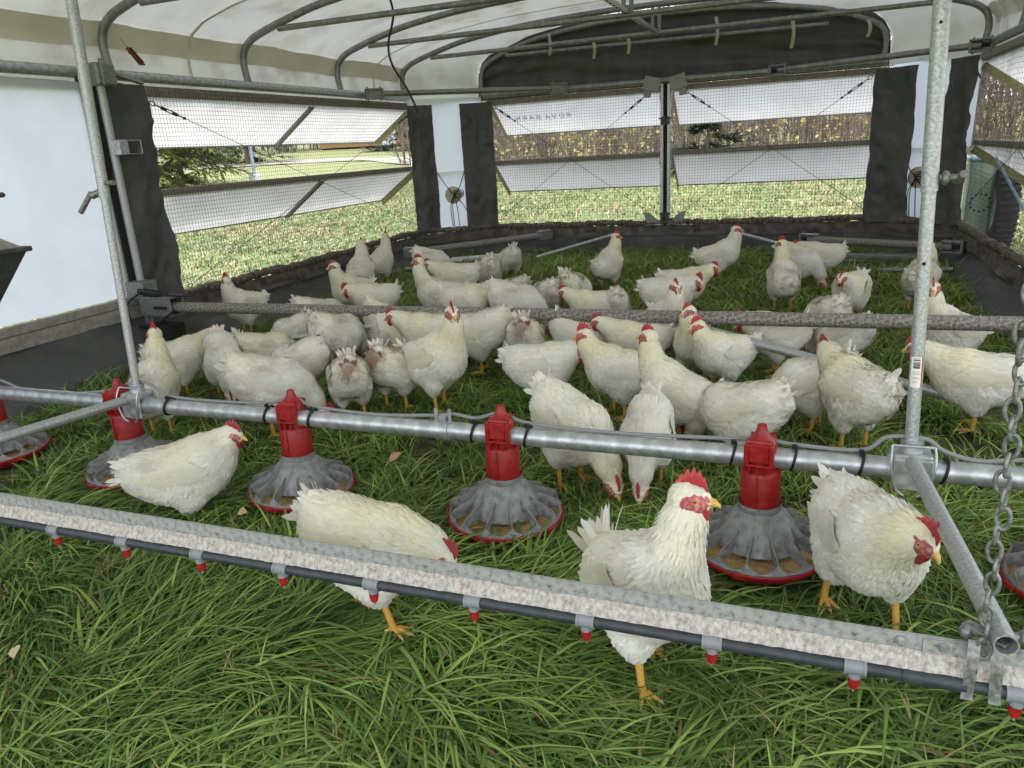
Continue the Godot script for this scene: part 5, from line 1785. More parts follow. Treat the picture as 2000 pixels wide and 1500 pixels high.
func build_land() -> void:
	var g := MB.new()
	g.sheet(func(u: float, v: float) -> Vector3:
		var x := pow(absf(u * 2.0 - 1.0), 2.2) * signf(u - 0.5) * 180.0
		var z := pow(absf(v * 2.0 - 1.0), 2.2) * signf(v - 0.5) * 180.0 - 6.0
		return Vector3(x, terrain(x, z) - 0.004, z), 150, 150)
	var go := put(self, "ground", g, M.lawn)
	go.set_meta("kind", "structure")
	tag(go, "rising lawn ground around the shelter reaching the horizon", "ground")
	var s := MB.new()
	s.sheet(func(u: float, v: float) -> Vector3:
		var x := lerpf(LX - 0.1, RX + 0.1, u)
		var z := lerpf(1.0, BZ - 0.1, v)
		return Vector3(x, 0.004 + 0.004 * noise.get_noise_2d(x * 60.0, z * 60.0), z), 60, 90)
	var so := put(self, "pasture_soil", s, M.soil)
	so.set_meta("kind", "structure")
	tag(so, "dark trodden soil under the grass inside the shelter", "soil")
	var rd := MB.new()
	var mid := curve([Vector3(-44, 0, -18), Vector3(-30, 0, -22.5), Vector3(-22.6, 0, -26.5), Vector3(-19, 0, -29.0), Vector3(-15.5, 0, -28.0), Vector3(-12.3, 0, -25.5), Vector3(-9.0, 0, -25.0), Vector3(-4, 0, -27)], 10)
	rd.sheet(func(u: float, v: float) -> Vector3:
		var k := u * (mid.size() - 1)
		var i := mini(int(k), mid.size() - 2)
		var p := mid[i].lerp(mid[i + 1], k - i)
		var t := (mid[i + 1] - mid[i]).normalized()
		p += Vector3(-t.z, 0, t.x) * (v - 0.5) * 2.6
		p.y = terrain(p.x, p.z) + 0.03
		return p, 80, 3)
	var ro := put(self, "gravel_path", rd, M.gravel)
	ro.set_meta("kind", "structure")
	tag(ro, "pale gravel track curving across the lawn beyond the left window", "path")
	# pasture grass
	var pans := [-2.96, -2.235, -1.515, -0.785, -0.062, 0.665]
	var kinds := [[], [], [], [], [], [], [], []]
	var tints := [[], [], [], [], [], [], [], []]
	var n_front := 5200
	var n_in := 12500
	for k in n_front + n_in:
		var x := 0.0
		var z := 0.0
		if k < n_front:
			z = -0.25 - 1.75 * rng.randf()
			x = rng.randf_range(-0.55 + z * 1.25, 0.62 - z * 0.38)
		else:
			z = lerpf(-1.9, -7.68, rng.randf())
			x = rng.randf_range(maxf(LX + 0.28, -1.0 + z * 1.05), minf(RX - 0.15, 0.45 - z * 0.32))
		var skip := false
		for p in pans:
			if Vector2(x - p, z + 1.865).length() < 0.15:
				skip = true
		var low := 1.0
		for p in [Vector2(-0.29, -1.27), Vector2(-0.16, -1.25), Vector2(-0.80, -1.21), Vector2(-0.99, -1.33), Vector2(0.30, -1.53), Vector2(0.12, -1.66)]:
			if absf(x - p.x) < 0.10 and z - p.y > -0.08 and z - p.y < 0.22:
				low = 0.35
		# worn spots among the birds
		var worn := noise.get_noise_2d(x * 26.0 + 70.0, z * 26.0)
		if z < -2.0 and z > -4.0 and worn > 0.22 and rng.randf() < 0.85:
			skip = true
		if skip:
			continue
		var flow := 5.0 * noise.get_noise_2d(x * 16.0, z * 16.0 + 300.0) + rng.randfn(0.0, 0.45)
		var patch := noise.get_noise_2d(x * 18.0 - 90.0, z * 18.0)
		var which: int
		if z > -1.75:
			which = int(rng.randf() * 3.0) if rng.randf() < 0.70 + 0.5 * patch else 3 + int(rng.randf() * 3.0)
			if z > -0.75 and x < -0.35 and rng.randf() < 0.6:
				which = 3 + int(rng.randf() * 2.0)
		else:
			which = 3 + int(rng.randf() * 5.0)
			if rng.randf() < 0.25:
				which = int(rng.randf() * 3.0)
		var sc := rng.randf_range(0.75, 1.2) * (1.0 if z > -1.9 else 0.9)
		if z < -5.2:
			sc *= 1.25
		var yaw := flow if which < 3 else rng.randf() * TAU
		var hy := rng.randf_range(0.5, 0.8) * low
		for p in pans:
			if Vector2(x - p, z + 1.865).length() < 0.26:
				hy *= 0.6
		var t := Transform3D(Basis(Vector3.UP, yaw).scaled(Vector3(sc, sc * hy, sc)), Vector3(x, 0.0, z))
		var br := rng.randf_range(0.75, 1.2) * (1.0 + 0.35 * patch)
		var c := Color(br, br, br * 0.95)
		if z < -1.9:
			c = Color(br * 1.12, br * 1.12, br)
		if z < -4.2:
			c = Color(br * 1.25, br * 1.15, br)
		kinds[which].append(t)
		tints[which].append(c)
	for k in 8:
		var m: MB
		if k < 3:
			m = tuft(100 + k, 15, 0.13, 0.30, 0.0080, 0.06, 0.8, 0.04)
		elif k < 6:
			m = tuft(110 + k, 20, 0.07, 0.15, 0.0048, 0.045, 0.0, 0.05)
		else:
			m = tuft(120 + k, 18, 0.08, 0.17, 0.0062, 0.05, 0.0, 0.09)
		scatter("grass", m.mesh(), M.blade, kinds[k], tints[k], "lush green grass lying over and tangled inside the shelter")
	# lawn outside
	var lk := [[], [], []]
	var lt := [[], [], []]
	for k in 19000:
		var x := 0.0
		var z := 0.0
		var e := k % 10
		if e < 4:
			z = lerpf(-2.5, -19.0, pow(rng.randf(), 1.2))
			x = LX - 0.2 - pow(rng.randf(), 1.4) * 13.0
		elif e < 8:
			z = BZ - 0.15 - pow(rng.randf(), 1.4) * 12.0
			x = lerpf(-11.0, 3.0, rng.randf())
		else:
			x = RX + 0.15 + pow(rng.randf(), 1.3) * 4.0
			z = lerpf(-3.0, -18.0, pow(rng.randf(), 0.8))
		if x > LX - 0.15 and x < RX + 0.12 and z > BZ - 0.12:
			continue
		var q := int(rng.randf() * 3.0)
		var sc := rng.randf_range(0.8, 1.5)
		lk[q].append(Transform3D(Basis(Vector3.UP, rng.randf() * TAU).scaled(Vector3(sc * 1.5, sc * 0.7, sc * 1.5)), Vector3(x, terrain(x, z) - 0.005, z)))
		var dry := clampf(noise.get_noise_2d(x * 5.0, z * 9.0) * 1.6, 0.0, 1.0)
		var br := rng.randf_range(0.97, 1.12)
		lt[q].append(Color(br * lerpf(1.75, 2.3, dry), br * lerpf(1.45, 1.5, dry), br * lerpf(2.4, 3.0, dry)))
	for k in 3:
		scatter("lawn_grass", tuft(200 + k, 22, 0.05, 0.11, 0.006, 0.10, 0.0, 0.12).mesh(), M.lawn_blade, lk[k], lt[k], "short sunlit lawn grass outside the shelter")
	# fallen leaves outside: nobody could count them
	var lf := MB.new()
	leaf_shape(lf, Transform3D.IDENTITY, 0.055, 0.038, 0.012, Color.WHITE)
	var lx := []
	var lc := []
	for k in 500:
		var x := 0.0
		var z := 0.0
		if k % 2 == 0:
			z = lerpf(-2.5, -19.0, rng.randf())
			x = LX - 0.3 - pow(rng.randf(), 1.2) * 12.0
		else:
			z = BZ - 0.2 - pow(rng.randf(), 1.2) * 11.0
			x = lerpf(-11.0, 4.5, rng.randf())
		if x > LX - 0.2 and x < RX + 0.2 and z > BZ - 0.2:
			continue
		var sc := rng.randf_range(0.7, 1.4)
		lx.append(Transform3D(Basis.from_euler(Vector3(rng.randf_range(-0.5, 0.5), rng.randf() * TAU, rng.randf_range(-0.5, 0.5))).scaled(Vector3.ONE * sc), Vector3(x, terrain(x, z) + 0.045, z)))
		lc.append(Color(0.56, 0.43, 0.17).lerp(Color(0.66, 0.56, 0.40), rng.randf()) if rng.randf() < 0.72 else Color(0.40, 0.24, 0.15))
	scatter("fallen_leaves", lf.mesh(), M.leaf, lx, lc, "pale yellow fallen leaves strewn over the lawn outside")

func leaf_shape(b: MB, xf: Transform3D, l: float, w: float, cup: float, col: Color) -> void:
	var at := b.v.size()
	var pts := [Vector3(-l * 0.5, 0, 0), Vector3(-l * 0.2, cup, -w * 0.5), Vector3(l * 0.2, cup * 0.8, -w * 0.42), Vector3(l * 0.5, cup * 0.3, 0), Vector3(l * 0.2, cup * 0.8, w * 0.42), Vector3(-l * 0.2, cup, w * 0.5), Vector3(0, 0, 0)]
	for p in pts:
		b.pt(xf * p, (xf.basis * Vector3(0, 1, 0)).normalized(), col)
	for k in 6:
		b.tri(at + 6, at + k, at + (k + 1) % 6)

func bush_meshes(sd: int, h: float, w: float, stems: int, leaf_n: int, leaf_a: Color, leaf_b: Color, leaf_l: float) -> Array:
	var r := RandomNumberGenerator.new()
	r.seed = sd
	var b := MB.new()
	var lv := MB.new()
	var ends := []
	for k in stems:
		var base := Vector3(r.randf_range(-1, 1) * w * 0.32, 0, r.randf_range(-1, 1) * w * 0.25)
		var tip := base + Vector3(r.randf_range(-1, 1) * w * 0.42, h * r.randf_range(0.6, 1.0), r.randf_range(-1, 1) * w * 0.35)
		var c1 := base.lerp(tip, 0.4) + Vector3(r.randf_range(-0.12, 0.12), 0.1, r.randf_range(-0.12, 0.12))
		var pts := curve([base, c1, tip], 3)
		var r0 := r.randf_range(0.004, 0.011) * h * 0.6
		var rad := PackedFloat32Array()
		for j in pts.size():
			rad.append(r0 * (1.0 - 0.8 * j / (pts.size() - 1.0)))
		var col := Color(0.16, 0.125, 0.10).lerp(Color(0.25, 0.20, 0.17), r.randf())
		b.tube(pts, rad, 3, col, false)
		for q in 14:
			var t := r.randf_range(0.12, 1.0)
			var p := pts[int(t * (pts.size() - 1))]
			var d := Vector3(r.randf_range(-1, 1), r.randf_range(-0.1, 1.0), r.randf_range(-1, 1)).normalized()
			var L := r.randf_range(0.15, 0.5) * h * 0.4
			var e := p + d * L
			b.tube(PackedVector3Array([p, p + d * L * 0.5 + Vector3(0, 0.02, 0), e]), PackedFloat32Array([r0 * 0.5, r0 * 0.34, r0 * 0.15]), 3, col, false)
			ends.append([p, e])
			for s in 2:
				var d2 := (d + Vector3(r.randf_range(-1, 1), r.randf_range(-0.5, 0.8), r.randf_range(-1, 1)) * 0.8).normalized()
				var p2 := p.lerp(e, r.randf_range(0.3, 0.9))
				b.tube(line(p2, p2 + d2 * L * 0.5), r0 * 0.18, 3, col, false)
				ends.append([p2, p2 + d2 * L * 0.5])
	for k in leaf_n:
		var en: Array = ends[int(r.randf() * ends.size())]
		var p: Vector3 = (en[0] as Vector3).lerp(en[1], r.randf_range(0.3, 1.1))
		var xf := Transform3D(Basis.from_euler(Vector3(r.randf() * TAU, r.randf() * TAU, r.randf() * TAU)), p)
		var s := leaf_l * r.randf_range(0.6, 1.3)
		var c := leaf_a.lerp(leaf_b, r.randf())
		leaf_shape(lv, xf, s, s * 0.6, s * 0.1, c)
	return [b.mesh(), lv.mesh()]

func plant(called: String, meshes: Array, at: Vector3, turn: float, size: float, label: String, category: String, group: String) -> void:
	var o := thing(called, label, category, group, Vector3(at.x, terrain(at.x, at.z) - 0.05, at.z))
	o.rotation.y = turn
	o.scale = Vector3.ONE * size
	put(o, "branches", meshes[0], M.twig)
	put(o, "leaves", meshes[1], M.foliage, "stuff")

func conifer_meshes(sd: int, h: float, w: float, ca: Color, cb: Color, drop: float, n: int) -> Array:
	var r := RandomNumberGenerator.new()
	r.seed = sd
	var t := MB.new()
	t.tube(PackedVector3Array([Vector3.ZERO, Vector3(0.02, h * 0.5, 0), Vector3(0, h, 0)]), PackedFloat32Array([h * 0.025, h * 0.016, 0.01]), 7, Color(0.16, 0.12, 0.09))
	var c := MB.new()
	for k in n:
		var f := pow(r.randf(), 0.8)
		var y := h * (0.05 + 0.92 * f)
		var reach := w * (1.0 - f * 0.93) * r.randf_range(0.65, 1.05)
		var a := r.randf() * TAU
		var d := Vector3(cos(a), 0, sin(a))
		t.tube(PackedVector3Array([Vector3(0, y, 0), Vector3(0, y - drop * reach * 0.25, 0) + d * reach * 0.5, Vector3(0, y - drop * reach * 0.5, 0) + d * reach]), PackedFloat32Array([0.012, 0.008, 0.003]), 3, Color(0.15, 0.11, 0.08), false)
		var sprays := 18
		for q in sprays:
			var e := lerpf(0.25, 1.0, (q + r.randf()) / sprays)
			var p := Vector3(0, y - drop * reach * 0.5 * e, 0) + d * reach * e
			var col := ca.lerp(cb, r.randf())
			var side := Vector3(-d.z, 0, d.x) * (1.0 if q % 2 == 0 else -1.0)
			var out_ := (d * r.randf_range(0.5, 0.9) + side * r.randf_range(0.2, 0.9) + Vector3(0, r.randf_range(-0.4, 0.25), 0)).normalized()
			var L := reach * 0.25 * r.randf_range(0.6, 1.2) + 0.05
			for m in 7:
				var o2 := (out_ + Vector3(r.randf_range(-1, 1), r.randf_range(-1, 1), r.randf_range(-1, 1)) * 0.35).normalized()
				var p2 := p + out_ * L * 0.18 * m
				var wdt := o2.cross(Vector3.UP).normalized() * 0.04
				var at := c.v.size()
				c.pt(p2 - wdt, Vector3.UP, col)
				c.pt(p2 + wdt, Vector3.UP, col)
				c.pt(p2 + o2 * L * 0.6, (Vector3.UP + o2 * 0.3).normalized(), col)
				c.tri(at, at + 1, at + 2)
	return [t.mesh(), c.mesh()]

func build_outside() -> void:
	# hedgerow behind the shelter
	var kinds := []
	for k in 3:
		kinds.append(bush_meshes(300 + k, 3.0, 2.6, 34, 70, Color(0.30, 0.20, 0.10), Color(0.24, 0.17, 0.11), 0.07))
	var yel := [bush_meshes(310, 2.3, 2.4, 16, 130, Color(0.44, 0.35, 0.11), Color(0.50, 0.40, 0.17), 0.10), bush_meshes(311, 1.9, 2.0, 14, 100, Color(0.46, 0.42, 0.11), Color(0.42, 0.32, 0.12), 0.09)]
	var n := 0
	var places := ["first", "second", "third", "fourth", "fifth", "sixth", "seventh", "eighth", "ninth", "tenth", "eleventh", "twelfth", "thirteenth"]
	for k in 10:
		var x := -8.6 + 1.75 * k
		plant("bare_bush", kinds[k % 3], Vector3(x + rng.randf_range(-0.3, 0.3), 0, -19.8 + rng.randf_range(-0.6, 0.6)), rng.randf() * TAU, rng.randf_range(0.9, 1.15), "bare brown bush, %s from the left in the front hedgerow" % places[k], "bush", "bare bushes of the hedgerow")
	for k in 10:
		var x := -10.0 + 2.2 * k
		plant("bare_bush", kinds[(k + 1) % 3], Vector3(x, 0, -22.3 + rng.randf_range(-0.6, 0.6)), rng.randf() * TAU, rng.randf_range(1.2, 1.6), "taller bare brown bush, %s from the left in the back hedgerow" % places[k], "bush", "bare bushes of the hedgerow")
	for k in 8:
		var x := -12.0 + 3.2 * k
		plant("bare_bush", kinds[k % 3], Vector3(x, 0, -25.0), rng.randf() * TAU, rng.randf_range(1.7, 2.1), "tallest bare brown bush, %s from the left behind the hedgerow" % places[k], "bush", "bare bushes of the hedgerow")
	for k in 6:
		plant("bare_bush", kinds[k % 3], Vector3(6.2 + rng.randf_range(-0.4, 0.4), 0, -18.0 + 2.2 * k), rng.randf() * TAU, rng.randf_range(1.0, 1.3), "bare brown bush, %s from the far end beyond the right window" % places[k], "bush", "bare bushes of the hedgerow")
	var yx := [[-6.3, 0], [-5.2, 1], [-4.3, 0], [-3.4, 1], [-0.9, 0], [0.4, 1], [1.2, 0], [-7.6, 1]]
	var yw := ["behind the far left of the left rear window", "behind the middle left of the left rear window", "behind the middle right of the left rear window", "behind the centre post", "behind the left part of the right rear window", "behind the middle of the right rear window", "behind the flap right of the rear windows", "behind the left corner panel"]
	for k in 8:
		plant("yellow_shrub", yel[yx[k][1]], Vector3(yx[k][0], 0, -17.6 + 0.3 * (k % 3)), k * 1.3, 1.0, "shrub with sparse yellow leaves " + yw[k], "shrub", "yellow leaved shrubs")
	# evergreens
	var cm := conifer_meshes(330, 3.6, 2.3, Color(0.15, 0.19, 0.04), Color(0.26, 0.29, 0.07), 0.35, 170)
	var e := thing("evergreen_tree", "yellow green evergreen with drooping branches outside the left window", "tree", "", Vector3(-15.6, terrain(-15.6, -16.3) - 0.1, -16.3))
	put(e, "trunk", cm[0], M.twig)
	put(e, "crown", cm[1], M.foliage)
	var dm := conifer_meshes(331, 5.0, 1.9, Color(0.035, 0.060, 0.045), Color(0.075, 0.105, 0.085), 0.3, 90)
	var dp := [Vector3(-22.5, 0, -27.5), Vector3(-19.8, 0, -36.5), Vector3(-17.8, 0, -36.0), Vector3(-26.5, 0, -30.0)]
	var dw := ["dark blue spruce just right of the yellow green evergreen", "dark blue spruce left of the brick house beyond the track", "dark blue spruce before the brick house beyond the track", "dark blue spruce hidden mostly behind the yellow green evergreen"]
	for k in 4:
		var d := thing("spruce_tree", dw[k], "tree", "dark spruces beyond the track", Vector3(dp[k].x, terrain(dp[k].x, dp[k].z) - 0.1, dp[k].z))
		d.rotation.y = k * 1.1
		put(d, "trunk", dm[0], M.twig)
		put(d, "crown", dm[1], M.foliage)
	var sm := conifer_meshes(332, 1.9, 1.2, Color(0.03, 0.055, 0.035), Color(0.06, 0.09, 0.06), 0.2, 70)
	var s := thing("evergreen_shrub", "dark evergreen shrub in the hedgerow right of the centre post", "shrub", "", Vector3(-2.0, terrain(-2.0, -17.2) - 0.1, -17.2))
	put(s, "trunk", sm[0], M.twig)
	put(s, "crown", sm[1], M.foliage)
	# far wood behind everything, read as one mass
	var far := bush_meshes(340, 9.0, 7.0, 40, 260, Color(0.34, 0.25, 0.12), Color(0.25, 0.19, 0.13), 0.18)
	var fx := []
	var fc := []
	for k in 46:
		var a := lerpf(-1.75, 0.75, k / 45.0)
		var R := 52.0 + rng.randf_range(-4, 6)
		var p := Vector3(sin(a) * R, 0, -cos(a) * R)
		fx.append(Transform3D(Basis(Vector3.UP, rng.randf() * TAU).scaled(Vector3.ONE * rng.randf_range(0.8, 1.2)), Vector3(p.x, terrain(p.x, p.z) - 0.2, p.z)))
		fc.append(Color.WHITE)
	scatter("far_woodland", far[0], M.twig, fx, fc, "bare autumn wood closing the view behind the lawn")
	# brick house
	var ho := thing("brick_house", "low tan brick house with a white door seen past the left window", "house", "", Vector3(-23.6, terrain(-23.6, -43.0), -43.0))
	ho.rotation.y = 0.5
	var wl := MB.new()
	wl.box(Vector3(0, 1.5, 0), Vector3(9, 3.0, 6))
	put(ho, "wall", wl, M.brick)
	var rf := MB.new()
	for q in [[Vector3(-4.8, 2.95, 3.4), Vector3(4.8, 2.95, 3.4), Vector3(4.8, 4.8, 0), Vector3(-4.8, 4.8, 0)], [Vector3(-4.8, 2.95, -3.4), Vector3(4.8, 2.95, -3.4), Vector3(4.8, 4.8, 0), Vector3(-4.8, 4.8, 0)]]:
		rf.poly(q, Vector3(0, 1, 0), Color.WHITE)
	put(ho, "roof", rf, M.hopper)
	for x in [-2.6, 1.4, 3.2]:
		var wi := MB.new()
		wi.box(Vector3(x, 1.7, 3.02), Vector3(1.1, 1.1, 0.08))
		var wo := put(ho, "window", wi, M.dark)
		var fr := MB.new()
		for s2 in [-1.0, 1.0]:
			fr.box(Vector3(x + 0.55 * s2, 1.7, 3.05), Vector3(0.08, 1.2, 0.08))
			fr.box(Vector3(x, 1.7 + 0.55 * s2, 3.05), Vector3(1.02, 0.08, 0.07))
		put(wo, "frame", fr, M.white)
	var dr := MB.new()
	dr.box(Vector3(-0.6, 1.05, 3.02), Vector3(0.95, 2.1, 0.08))
	put(ho, "door", dr, M.white)
	# pale fence posts on the lawn
	var fp := [[Vector3(-14.9, 0, -18.4), 0.0, "pale post standing on the lawn outside the left window"], [Vector3(-11.6, 0, -22.1), -0.25, "pale leaning post beside the track near the corner panel"]]
	for q in fp:
		var p: Vector3 = q[0]
		var f := thing("fence_post", q[2], "post", "pale posts on the lawn", Vector3(p.x, terrain(p.x, p.z), p.z))
		f.rotation.z = q[1]
		var b := MB.new()
		b.tube(line(Vector3(0, 0, 0), Vector3(0.0, 1.15, 0)), 0.05, 8)
		put(f, "post", b, M.blue_paint)
		var ft := MB.new()
		ft.box(Vector3(0, 0.12, 0), Vector3(0.26, 0.24, 0.26), Basis.IDENTITY, 0.02)
		put(f, "foot", ft, M.white)
	# transport wheel, bin and stays beyond the right netting
	var wh := thing("transport_wheel", "ribbed black tyre standing outside the right window", "wheel", "", Vector3(1.60, 0.37, -7.75))
	var ty := MB.new()
	var xr := Transform3D(Basis(Vector3(0, 0, 1), PI / 2), Vector3.ZERO)
	ty.lathe(PackedVector2Array([Vector2(0.20, -0.07), Vector2(0.27, -0.085), Vector2(0.34, -0.075), Vector2(0.365, -0.05), Vector2(0.365, 0.05), Vector2(0.34, 0.075), Vector2(0.27, 0.085), Vector2(0.20, 0.07)]), 40, xr)
	for k in 40:
		var a := TAU * k / 40.0
		ty.box(Vector3(0, cos(a) * 0.368, sin(a) * 0.368), Vector3(0.15, 0.022, 0.026), Basis(Vector3(1, 0, 0), a), 0.004)
	put(wh, "tyre", ty, M.rubber)
	var ri := MB.new()
	ri.lathe(PackedVector2Array([Vector2(0.0, 0.03), Vector2(0.06, 0.03), Vector2(0.10, 0.0), Vector2(0.18, 0.0), Vector2(0.205, 0.065)]), 28, xr)
	put(wh, "rim", ri, M.green_bin)
	var bi := thing("green_bin", "pale green tub with a ring of holes outside the right window", "tub", "", Vector3(1.42, 0.0, -7.72))
	var bb := MB.new()
	bb.box(Vector3(0, 0.42, 0), Vector3(0.20, 0.70, 0.24), Basis.IDENTITY, 0.03)
	put(bi, "tub", bb, M.green_bin)
	var lidb := MB.new()
	lidb.box(Vector3(0, 0.79, 0), Vector3(0.24, 0.035, 0.28), Basis.IDENTITY, 0.012)
	put(bi, "lid", lidb, M.blue_paint)
	var hls := MB.new()
	for k in 12:
		var a := TAU * k / 12.0
		hls.ball(Vector3(cos(a) * 0.075, 0.42 + sin(a) * 0.075, 0.121), Vector3(0.010, 0.010, 0.004), Basis.IDENTITY, 8)
	put(bi, "hole", hls, M.dark)
	var stay := [[Vector3(1.38, 0.95, -6.15), Vector3(1.62, 1.16, -5.95), "upper pale stay rod of the louvre outside the right window"], [Vector3(1.42, 0.80, -7.2), Vector3(1.52, 0.45, -6.6), "lower pale stay rod of the louvre outside the right window"]]
	for q in stay:
		var so := thing("stay_rod", q[2], "rod", "pale stay rods")
		var b := MB.new()
		b.tube(line(q[0], q[1]), 0.012, 8)
		put(so, "rod", b, M.blue_paint)
	var fp2 := [[0.50, -1.62, "small white feather on the grass by the sixth feeder"], [-1.30, -1.72, "small white feather on the grass left of the fourth feeder"], [-1.15, -2.35, "small white feather on the grass behind the feed pipe coupling"]]
	for q in fp2:
		var m := MB.new()
		leaf_shape(m, Transform3D.IDENTITY, 0.05, 0.016, 0.006, Color(0.85, 0.83, 0.78))
		var o := put(self, "loose_feather", m, M.feather)
		o.transform = Transform3D(Basis.from_euler(Vector3(0.3, rng.randf() * TAU, 0.2)), Vector3(q[0], 0.085, q[1]))
		tag(o, q[2], "feather", "stray white feathers")
	# leaves that lie among the birds
	var lp := [[-1.95, -2.05], [-2.35, -2.02], [-1.12, -1.98], [-1.30, -2.12], [-1.85, -1.42], [-1.60, -0.92], [-1.72, -0.83], [-1.70, -0.66], [-0.05, -2.62], [0.02, -2.45], [-1.55, -1.62], [-0.85, -3.9], [-1.9, -4.4], [-0.95, -5.1]]
	var lw := ["large tan leaf by the orange legs behind the second feeder", "dry leaf near the second feeder's dish", "pale leaf on the grass left of the fourth feeder's tower", "small curled leaf between the third and fourth feeders", "dry leaf right of the crouching hen's breast", "brown leaf at the left below the water line", "reddish leaf beside the brown leaf at the left", "curled orange leaf in the lower left grass", "dry leaf on the bare soil behind the fifth feeder", "broken leaf on the bare soil behind the fifth feeder", "pale leaf under the water line at the left", "tan leaf in the middle of the flock under the rail", "rust coloured leaf by the left flock", "pale leaf on the open grass before the upright hen"]
	for k in lp.size():
		var m := MB.new()
		leaf_shape(m, Transform3D.IDENTITY, rng.randf_range(0.032, 0.052), rng.randf_range(0.022, 0.034), rng.randf_range(0.008, 0.02), Color(0.48, 0.36, 0.22).lerp(Color(0.42, 0.22, 0.12), rng.randf()))
		var o := put(self, "fallen_leaf", m, M.leaf)
		o.transform = Transform3D(Basis.from_euler(Vector3(rng.randf_range(-0.6, 0.6), rng.randf() * TAU, rng.randf_range(-0.6, 0.6))), Vector3(lp[k][0], 0.085, lp[k][1]))
		tag(o, lw[k], "leaf", "fallen leaves in the pasture")

func _ready() -> void:
	noise.seed = 5
	noise.frequency = 0.05
	rng.seed = 20
	# camera
	var cam := Camera3D.new()
	cam.name = "camera"
	add_child(cam)
	cam.fov = rad_to_deg(2.0 * atan(750.0 / 1460.613))
	cam.near = 0.05
	cam.far = 600.0
	cam.transform = Transform3D(Basis(Vector3(0.934659, -0.057478, -0.350868), Vector3(-0.054395, 0.952112, -0.300872), Vector3(0.351359, 0.300298, 0.886774)), Vector3(0, 1.1, 0))
	cam.current = true
	# overcast sky
	var we := WorldEnvironment.new()
	we.name = "world"
	var env := Environment.new()
	var sky := Sky.new()
	var sm := ProceduralSkyMaterial.new()
	sm.sky_top_color = Color(0.90, 0.93, 0.97)
	sm.sky_horizon_color = Color(0.96, 0.97, 0.98)
	sm.sky_curve = 0.2
	sm.ground_horizon_color = Color(0.45, 0.46, 0.40)
	sm.ground_bottom_color = Color(0.25, 0.26, 0.20)
	sm.sky_energy_multiplier = 1.0
	sky.sky_material = sm
	env.background_mode = Environment.BG_SKY
	env.sky = sky
	env.tonemap_mode = Environment.TONE_MAPPER_LINEAR
	env.tonemap_exposure = 3.05
	env.sdfgi_enabled = true
	env.ssao_enabled = true
	env.ssil_enabled = true
	we.environment = env
	add_child(we)
	var sun := DirectionalLight3D.new()
	sun.name = "sun"
	add_child(sun)
	sun.light_energy = 0.4
	sun.light_color = Color(1.0, 0.97, 0.92)
	sun.light_angular_distance = 14.0
	sun.shadow_enabled = true
	sun.look_at_from_position(Vector3.ZERO, Vector3(0.15, -1.0, -0.30))
	make_materials()
	build_land()
	build_shelter()
	build_feed_line()
	for h in HENS:
		place_hen(h[0], h[1], h[2], h[3], h[4], h[5])
	build_outside()

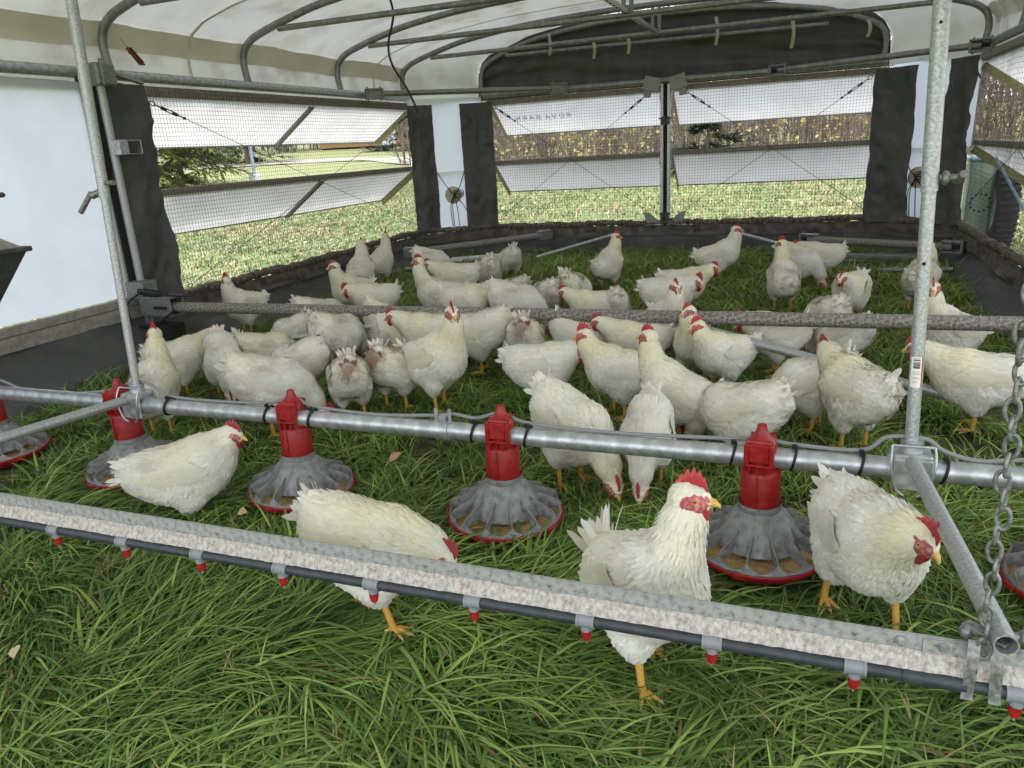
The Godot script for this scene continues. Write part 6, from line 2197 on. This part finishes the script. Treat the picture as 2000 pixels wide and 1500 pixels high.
const HENS := [
	["hero", -0.26, -1.33, -43, 0.89, "large white hen standing behind the water trough left of the fifth red feeder"],
	["U2", -2.51, -2.25, 110, 0.87, "tall white hen stretching its neck behind the left pole above the feed pipe"],
	["L0", -2.83, -2.72, 58, 0.88, "white hen walking right past the dark skirt behind the tall hen at the pole"],
	["P0", -2.57, -2.74, -45, 0.88, "brown backed white hen pecking straight towards the camera with red comb pointing down"],
	["P0", -2.02, -2.36, 36, 0.92, "white hen bending down behind the feed pipe left of the third red feeder"],
	["U3", -3.41, -3.91, -109, 0.86, "white hen behind the dirty rail with head raised against the left mesh window"],
	["P1", -2.51, -2.95, 65, 0.84, "ruffled white hen pecking between the brown backed hen and the hens with bare rumps"],
	["P2", -2.09, -2.71, -177, 0.88, "white hen with curled rump feathers left of the bare rumped hen"],
	["P0", -2.24, -3.20, 70, 0.89, "white hen with a curled tail plume pecking under the thin diagonal tube"],
	["P3", -1.76, -2.58, 126, 0.87, "bare rumped white hen seen from behind with dirty vent above the feed pipe"],
	["P3", -1.65, -2.75, 91, 0.88, "white hen with a bare patch under its wing left of the staring hen"],
	["U1", -1.45, -2.78, -14, 0.95, "big white hen staring at the camera mid flock above the pipe coupling"],
	["L0", -1.75, -3.35, -157, 0.85, "white hen with red comb facing left behind the staring hen"],
	["P1", -2.08, -3.45, -27, 0.94, "yellowish white hen bowing under the dirty rail with red comb at its right"],
	["P0", -2.66, -3.65, 56, 0.90, "white hen crossing under the dirty rail at the left end of the thin diagonal tube"],
	["P2", -2.62, -3.37, -177, 0.72, "small white hen half hidden under the left thin diagonal tube"],
	["L2", -2.56, -4.16, -156, 0.87, "white hen lowering its red comb leftward just above the dirty rail"],
	["U1", -2.91, -4.43, -105, 0.92, "white hen with bright red face looking left before the long necked hen"],
	["U0", -3.24, -5.08, 107, 0.93, "long necked white hen turned away beside the left skirt"],
	["U0", -3.42, -5.71, 86, 0.85, "grey stained white hen turned away by the lower left corner brace"],
	["P0", -3.05, -5.90, 12, 0.85, "white hen with its fluffy rump raised below the white corner panel"],
	["U4", -2.15, -4.28, -159, 0.94, "white hen with a long yellow neck facing left in mid flock"],
	["L0", -2.33, -4.92, -161, 0.88, "white hen stretching left behind the long yellow neck"],
	["P0", -2.24, -5.33, 121, 0.85, "round white hen seen from behind with a dirty rump near the rear brace"],
	["P2", -2.34, -6.06, 126, 0.82, "hindmost round white hen pecking before the thin tube at the rear skirt"],
	["U1", -1.36, -5.54, 76, 0.91, "lone white hen standing upright and turned away below the middle of the rear windows"],
	["P1", -1.33, -4.47, 86, 0.88, "white hen seen from behind with its red face hanging at the right side"],
	["P0", -1.46, -4.35, 129, 0.83, "white hen with a pointed tail tuft rising above the dirty rail"],
	["P0", -1.77, -4.65, 141, 0.79, "white hen with a ragged tail tuft behind the long yellowish back"],
	["P0", -1.57, -4.05, 13, 0.96, "long white hen with its tail to the left crossing behind the dirty rail"],
	["L0", -1.87, -4.03, 0, 0.87, "yellowish white hen whose back shows over the dirty rail in mid flock"],
	["P0", -1.47, -3.36, -176, 0.94, "white hen standing behind the staring hen with its tail rising over the dirty rail"],
	["P3", -1.25, -3.35, 109, 0.89, "white hen with a red stained vent seen from behind under the dirty rail"],
	["P2", -1.01, -3.44, 6, 0.79, "white hen half hidden behind the head of the alert left facing hen"],
	["L1", -1.00, -2.85, 7, 0.83, "white hen with folded wing edge and dark red comb looking right"],
	["S0", -0.66, -2.86, -165, 0.88, "broad yellow tinted white hen facing left with its comb just under the dirty rail"],
	["L0", -0.69, -3.41, -171, 0.83, "white hen facing left with its drooping tail behind the broad yellow tinted hen"],
	["L0", -1.10, -4.12, -165, 0.77, "white hen whose dark red face looks left just over the dirty rail"],
	["P0", -0.99, -4.19, 108, 0.78, "rounded white back of a hen showing over the middle of the dirty rail"],
	["U0", -0.59, -6.00, 4, 0.91, "white hen in profile facing right with upright neck before the rear skirt"],
	["L0", -0.69, -4.74, 10, 0.88, "white hen reaching its head farthest right in the group by the rail"],
	["L1", -0.72, -4.36, -3, 0.86, "white hen with fanned tail behind the two hens facing the camera"],
	["U0", -0.63, -3.80, -57, 0.84, "tall necked white hen facing the camera over the dirty rail"],
	["U1", -0.43, -3.40, -95, 0.83, "white hen with muddy breast facing the camera under the dirty rail"],
	["U2", -0.09, -4.93, 99, 0.86, "upright white hen with soiled rump turned away on the open grass"],
	["P0", -0.03, -5.65, -22, 0.88, "white hen pecking right beside the upright hen with soiled rump"],
	["L2", 0.15, -5.96, 177, 0.88, "yellowish white hen facing left under the right corner brace"],
	["S0", -0.29, -3.24, -135, 0.81, "white hen with orange beak and muddy breast standing where the diagonal tube meets the rail"],
	["L2", -0.08, -3.54, -169, 0.82, "white hen with dark red drooping face under the right diagonal tube"],
	["U0", -0.40, -2.60, 161, 0.85, "white hen with jagged red comb facing left and its rump above the feed pipe"],
	["P0", -0.14, -2.49, 158, 0.89, "fluffy white hen seen from behind with raised tail just above the feed pipe"],
	["P2", 0.09, -2.86, 175, 0.86, "long white hen with a high fanned tail behind the jagged combed front hen"],
	["L0", 0.21, -2.68, 123, 0.89, "big fluffy white hen standing just behind the feed pipe left of the right pole"],
	["P0", 0.15, -3.95, 108, 0.85, "white hen with pointed tail behind the two tailed pair by the rail"],
	["P0", 0.21, -3.60, 142, 0.85, "white hen with forked tail tuft behind the right diagonal tube"],
	["L0", 0.29, -4.70, -111, 0.82, "white hen with fanned tail behind its head facing the camera on the right grass"],
	["S0", 0.67, -4.97, 67, 0.85, "white hen seen from behind partly hidden by the right pole"],
	["U2", 0.63, -3.69, -150, 0.88, "white hen by the right skirt with orange beak pointing left"],
	["L0", 0.63, -2.98, 168, 0.90, "white hen at the right edge facing left with its red face beside the right pole"],
	["frontpeck", -0.68, -2.19, -31, 0.90, "big white hen pecking the grass behind the pipe between the fourth and fifth feeders"],
	["P0", -0.43, -2.25, -87, 0.79, "round white hen with head tucked down behind the feed pipe"],
	["frontleft", -1.80, -1.66, 41, 0.90, "crouching white hen facing right between the second and third feeders"],
	["fronttrough", -0.94, -1.34, 5, 0.93, "white hen ducking its head behind the water trough with both yellow feet showing"],
	["frontright", 0.17, -1.65, -66, 0.88, "big white hen stepping forward beneath the right strut with its face turned down"],
]
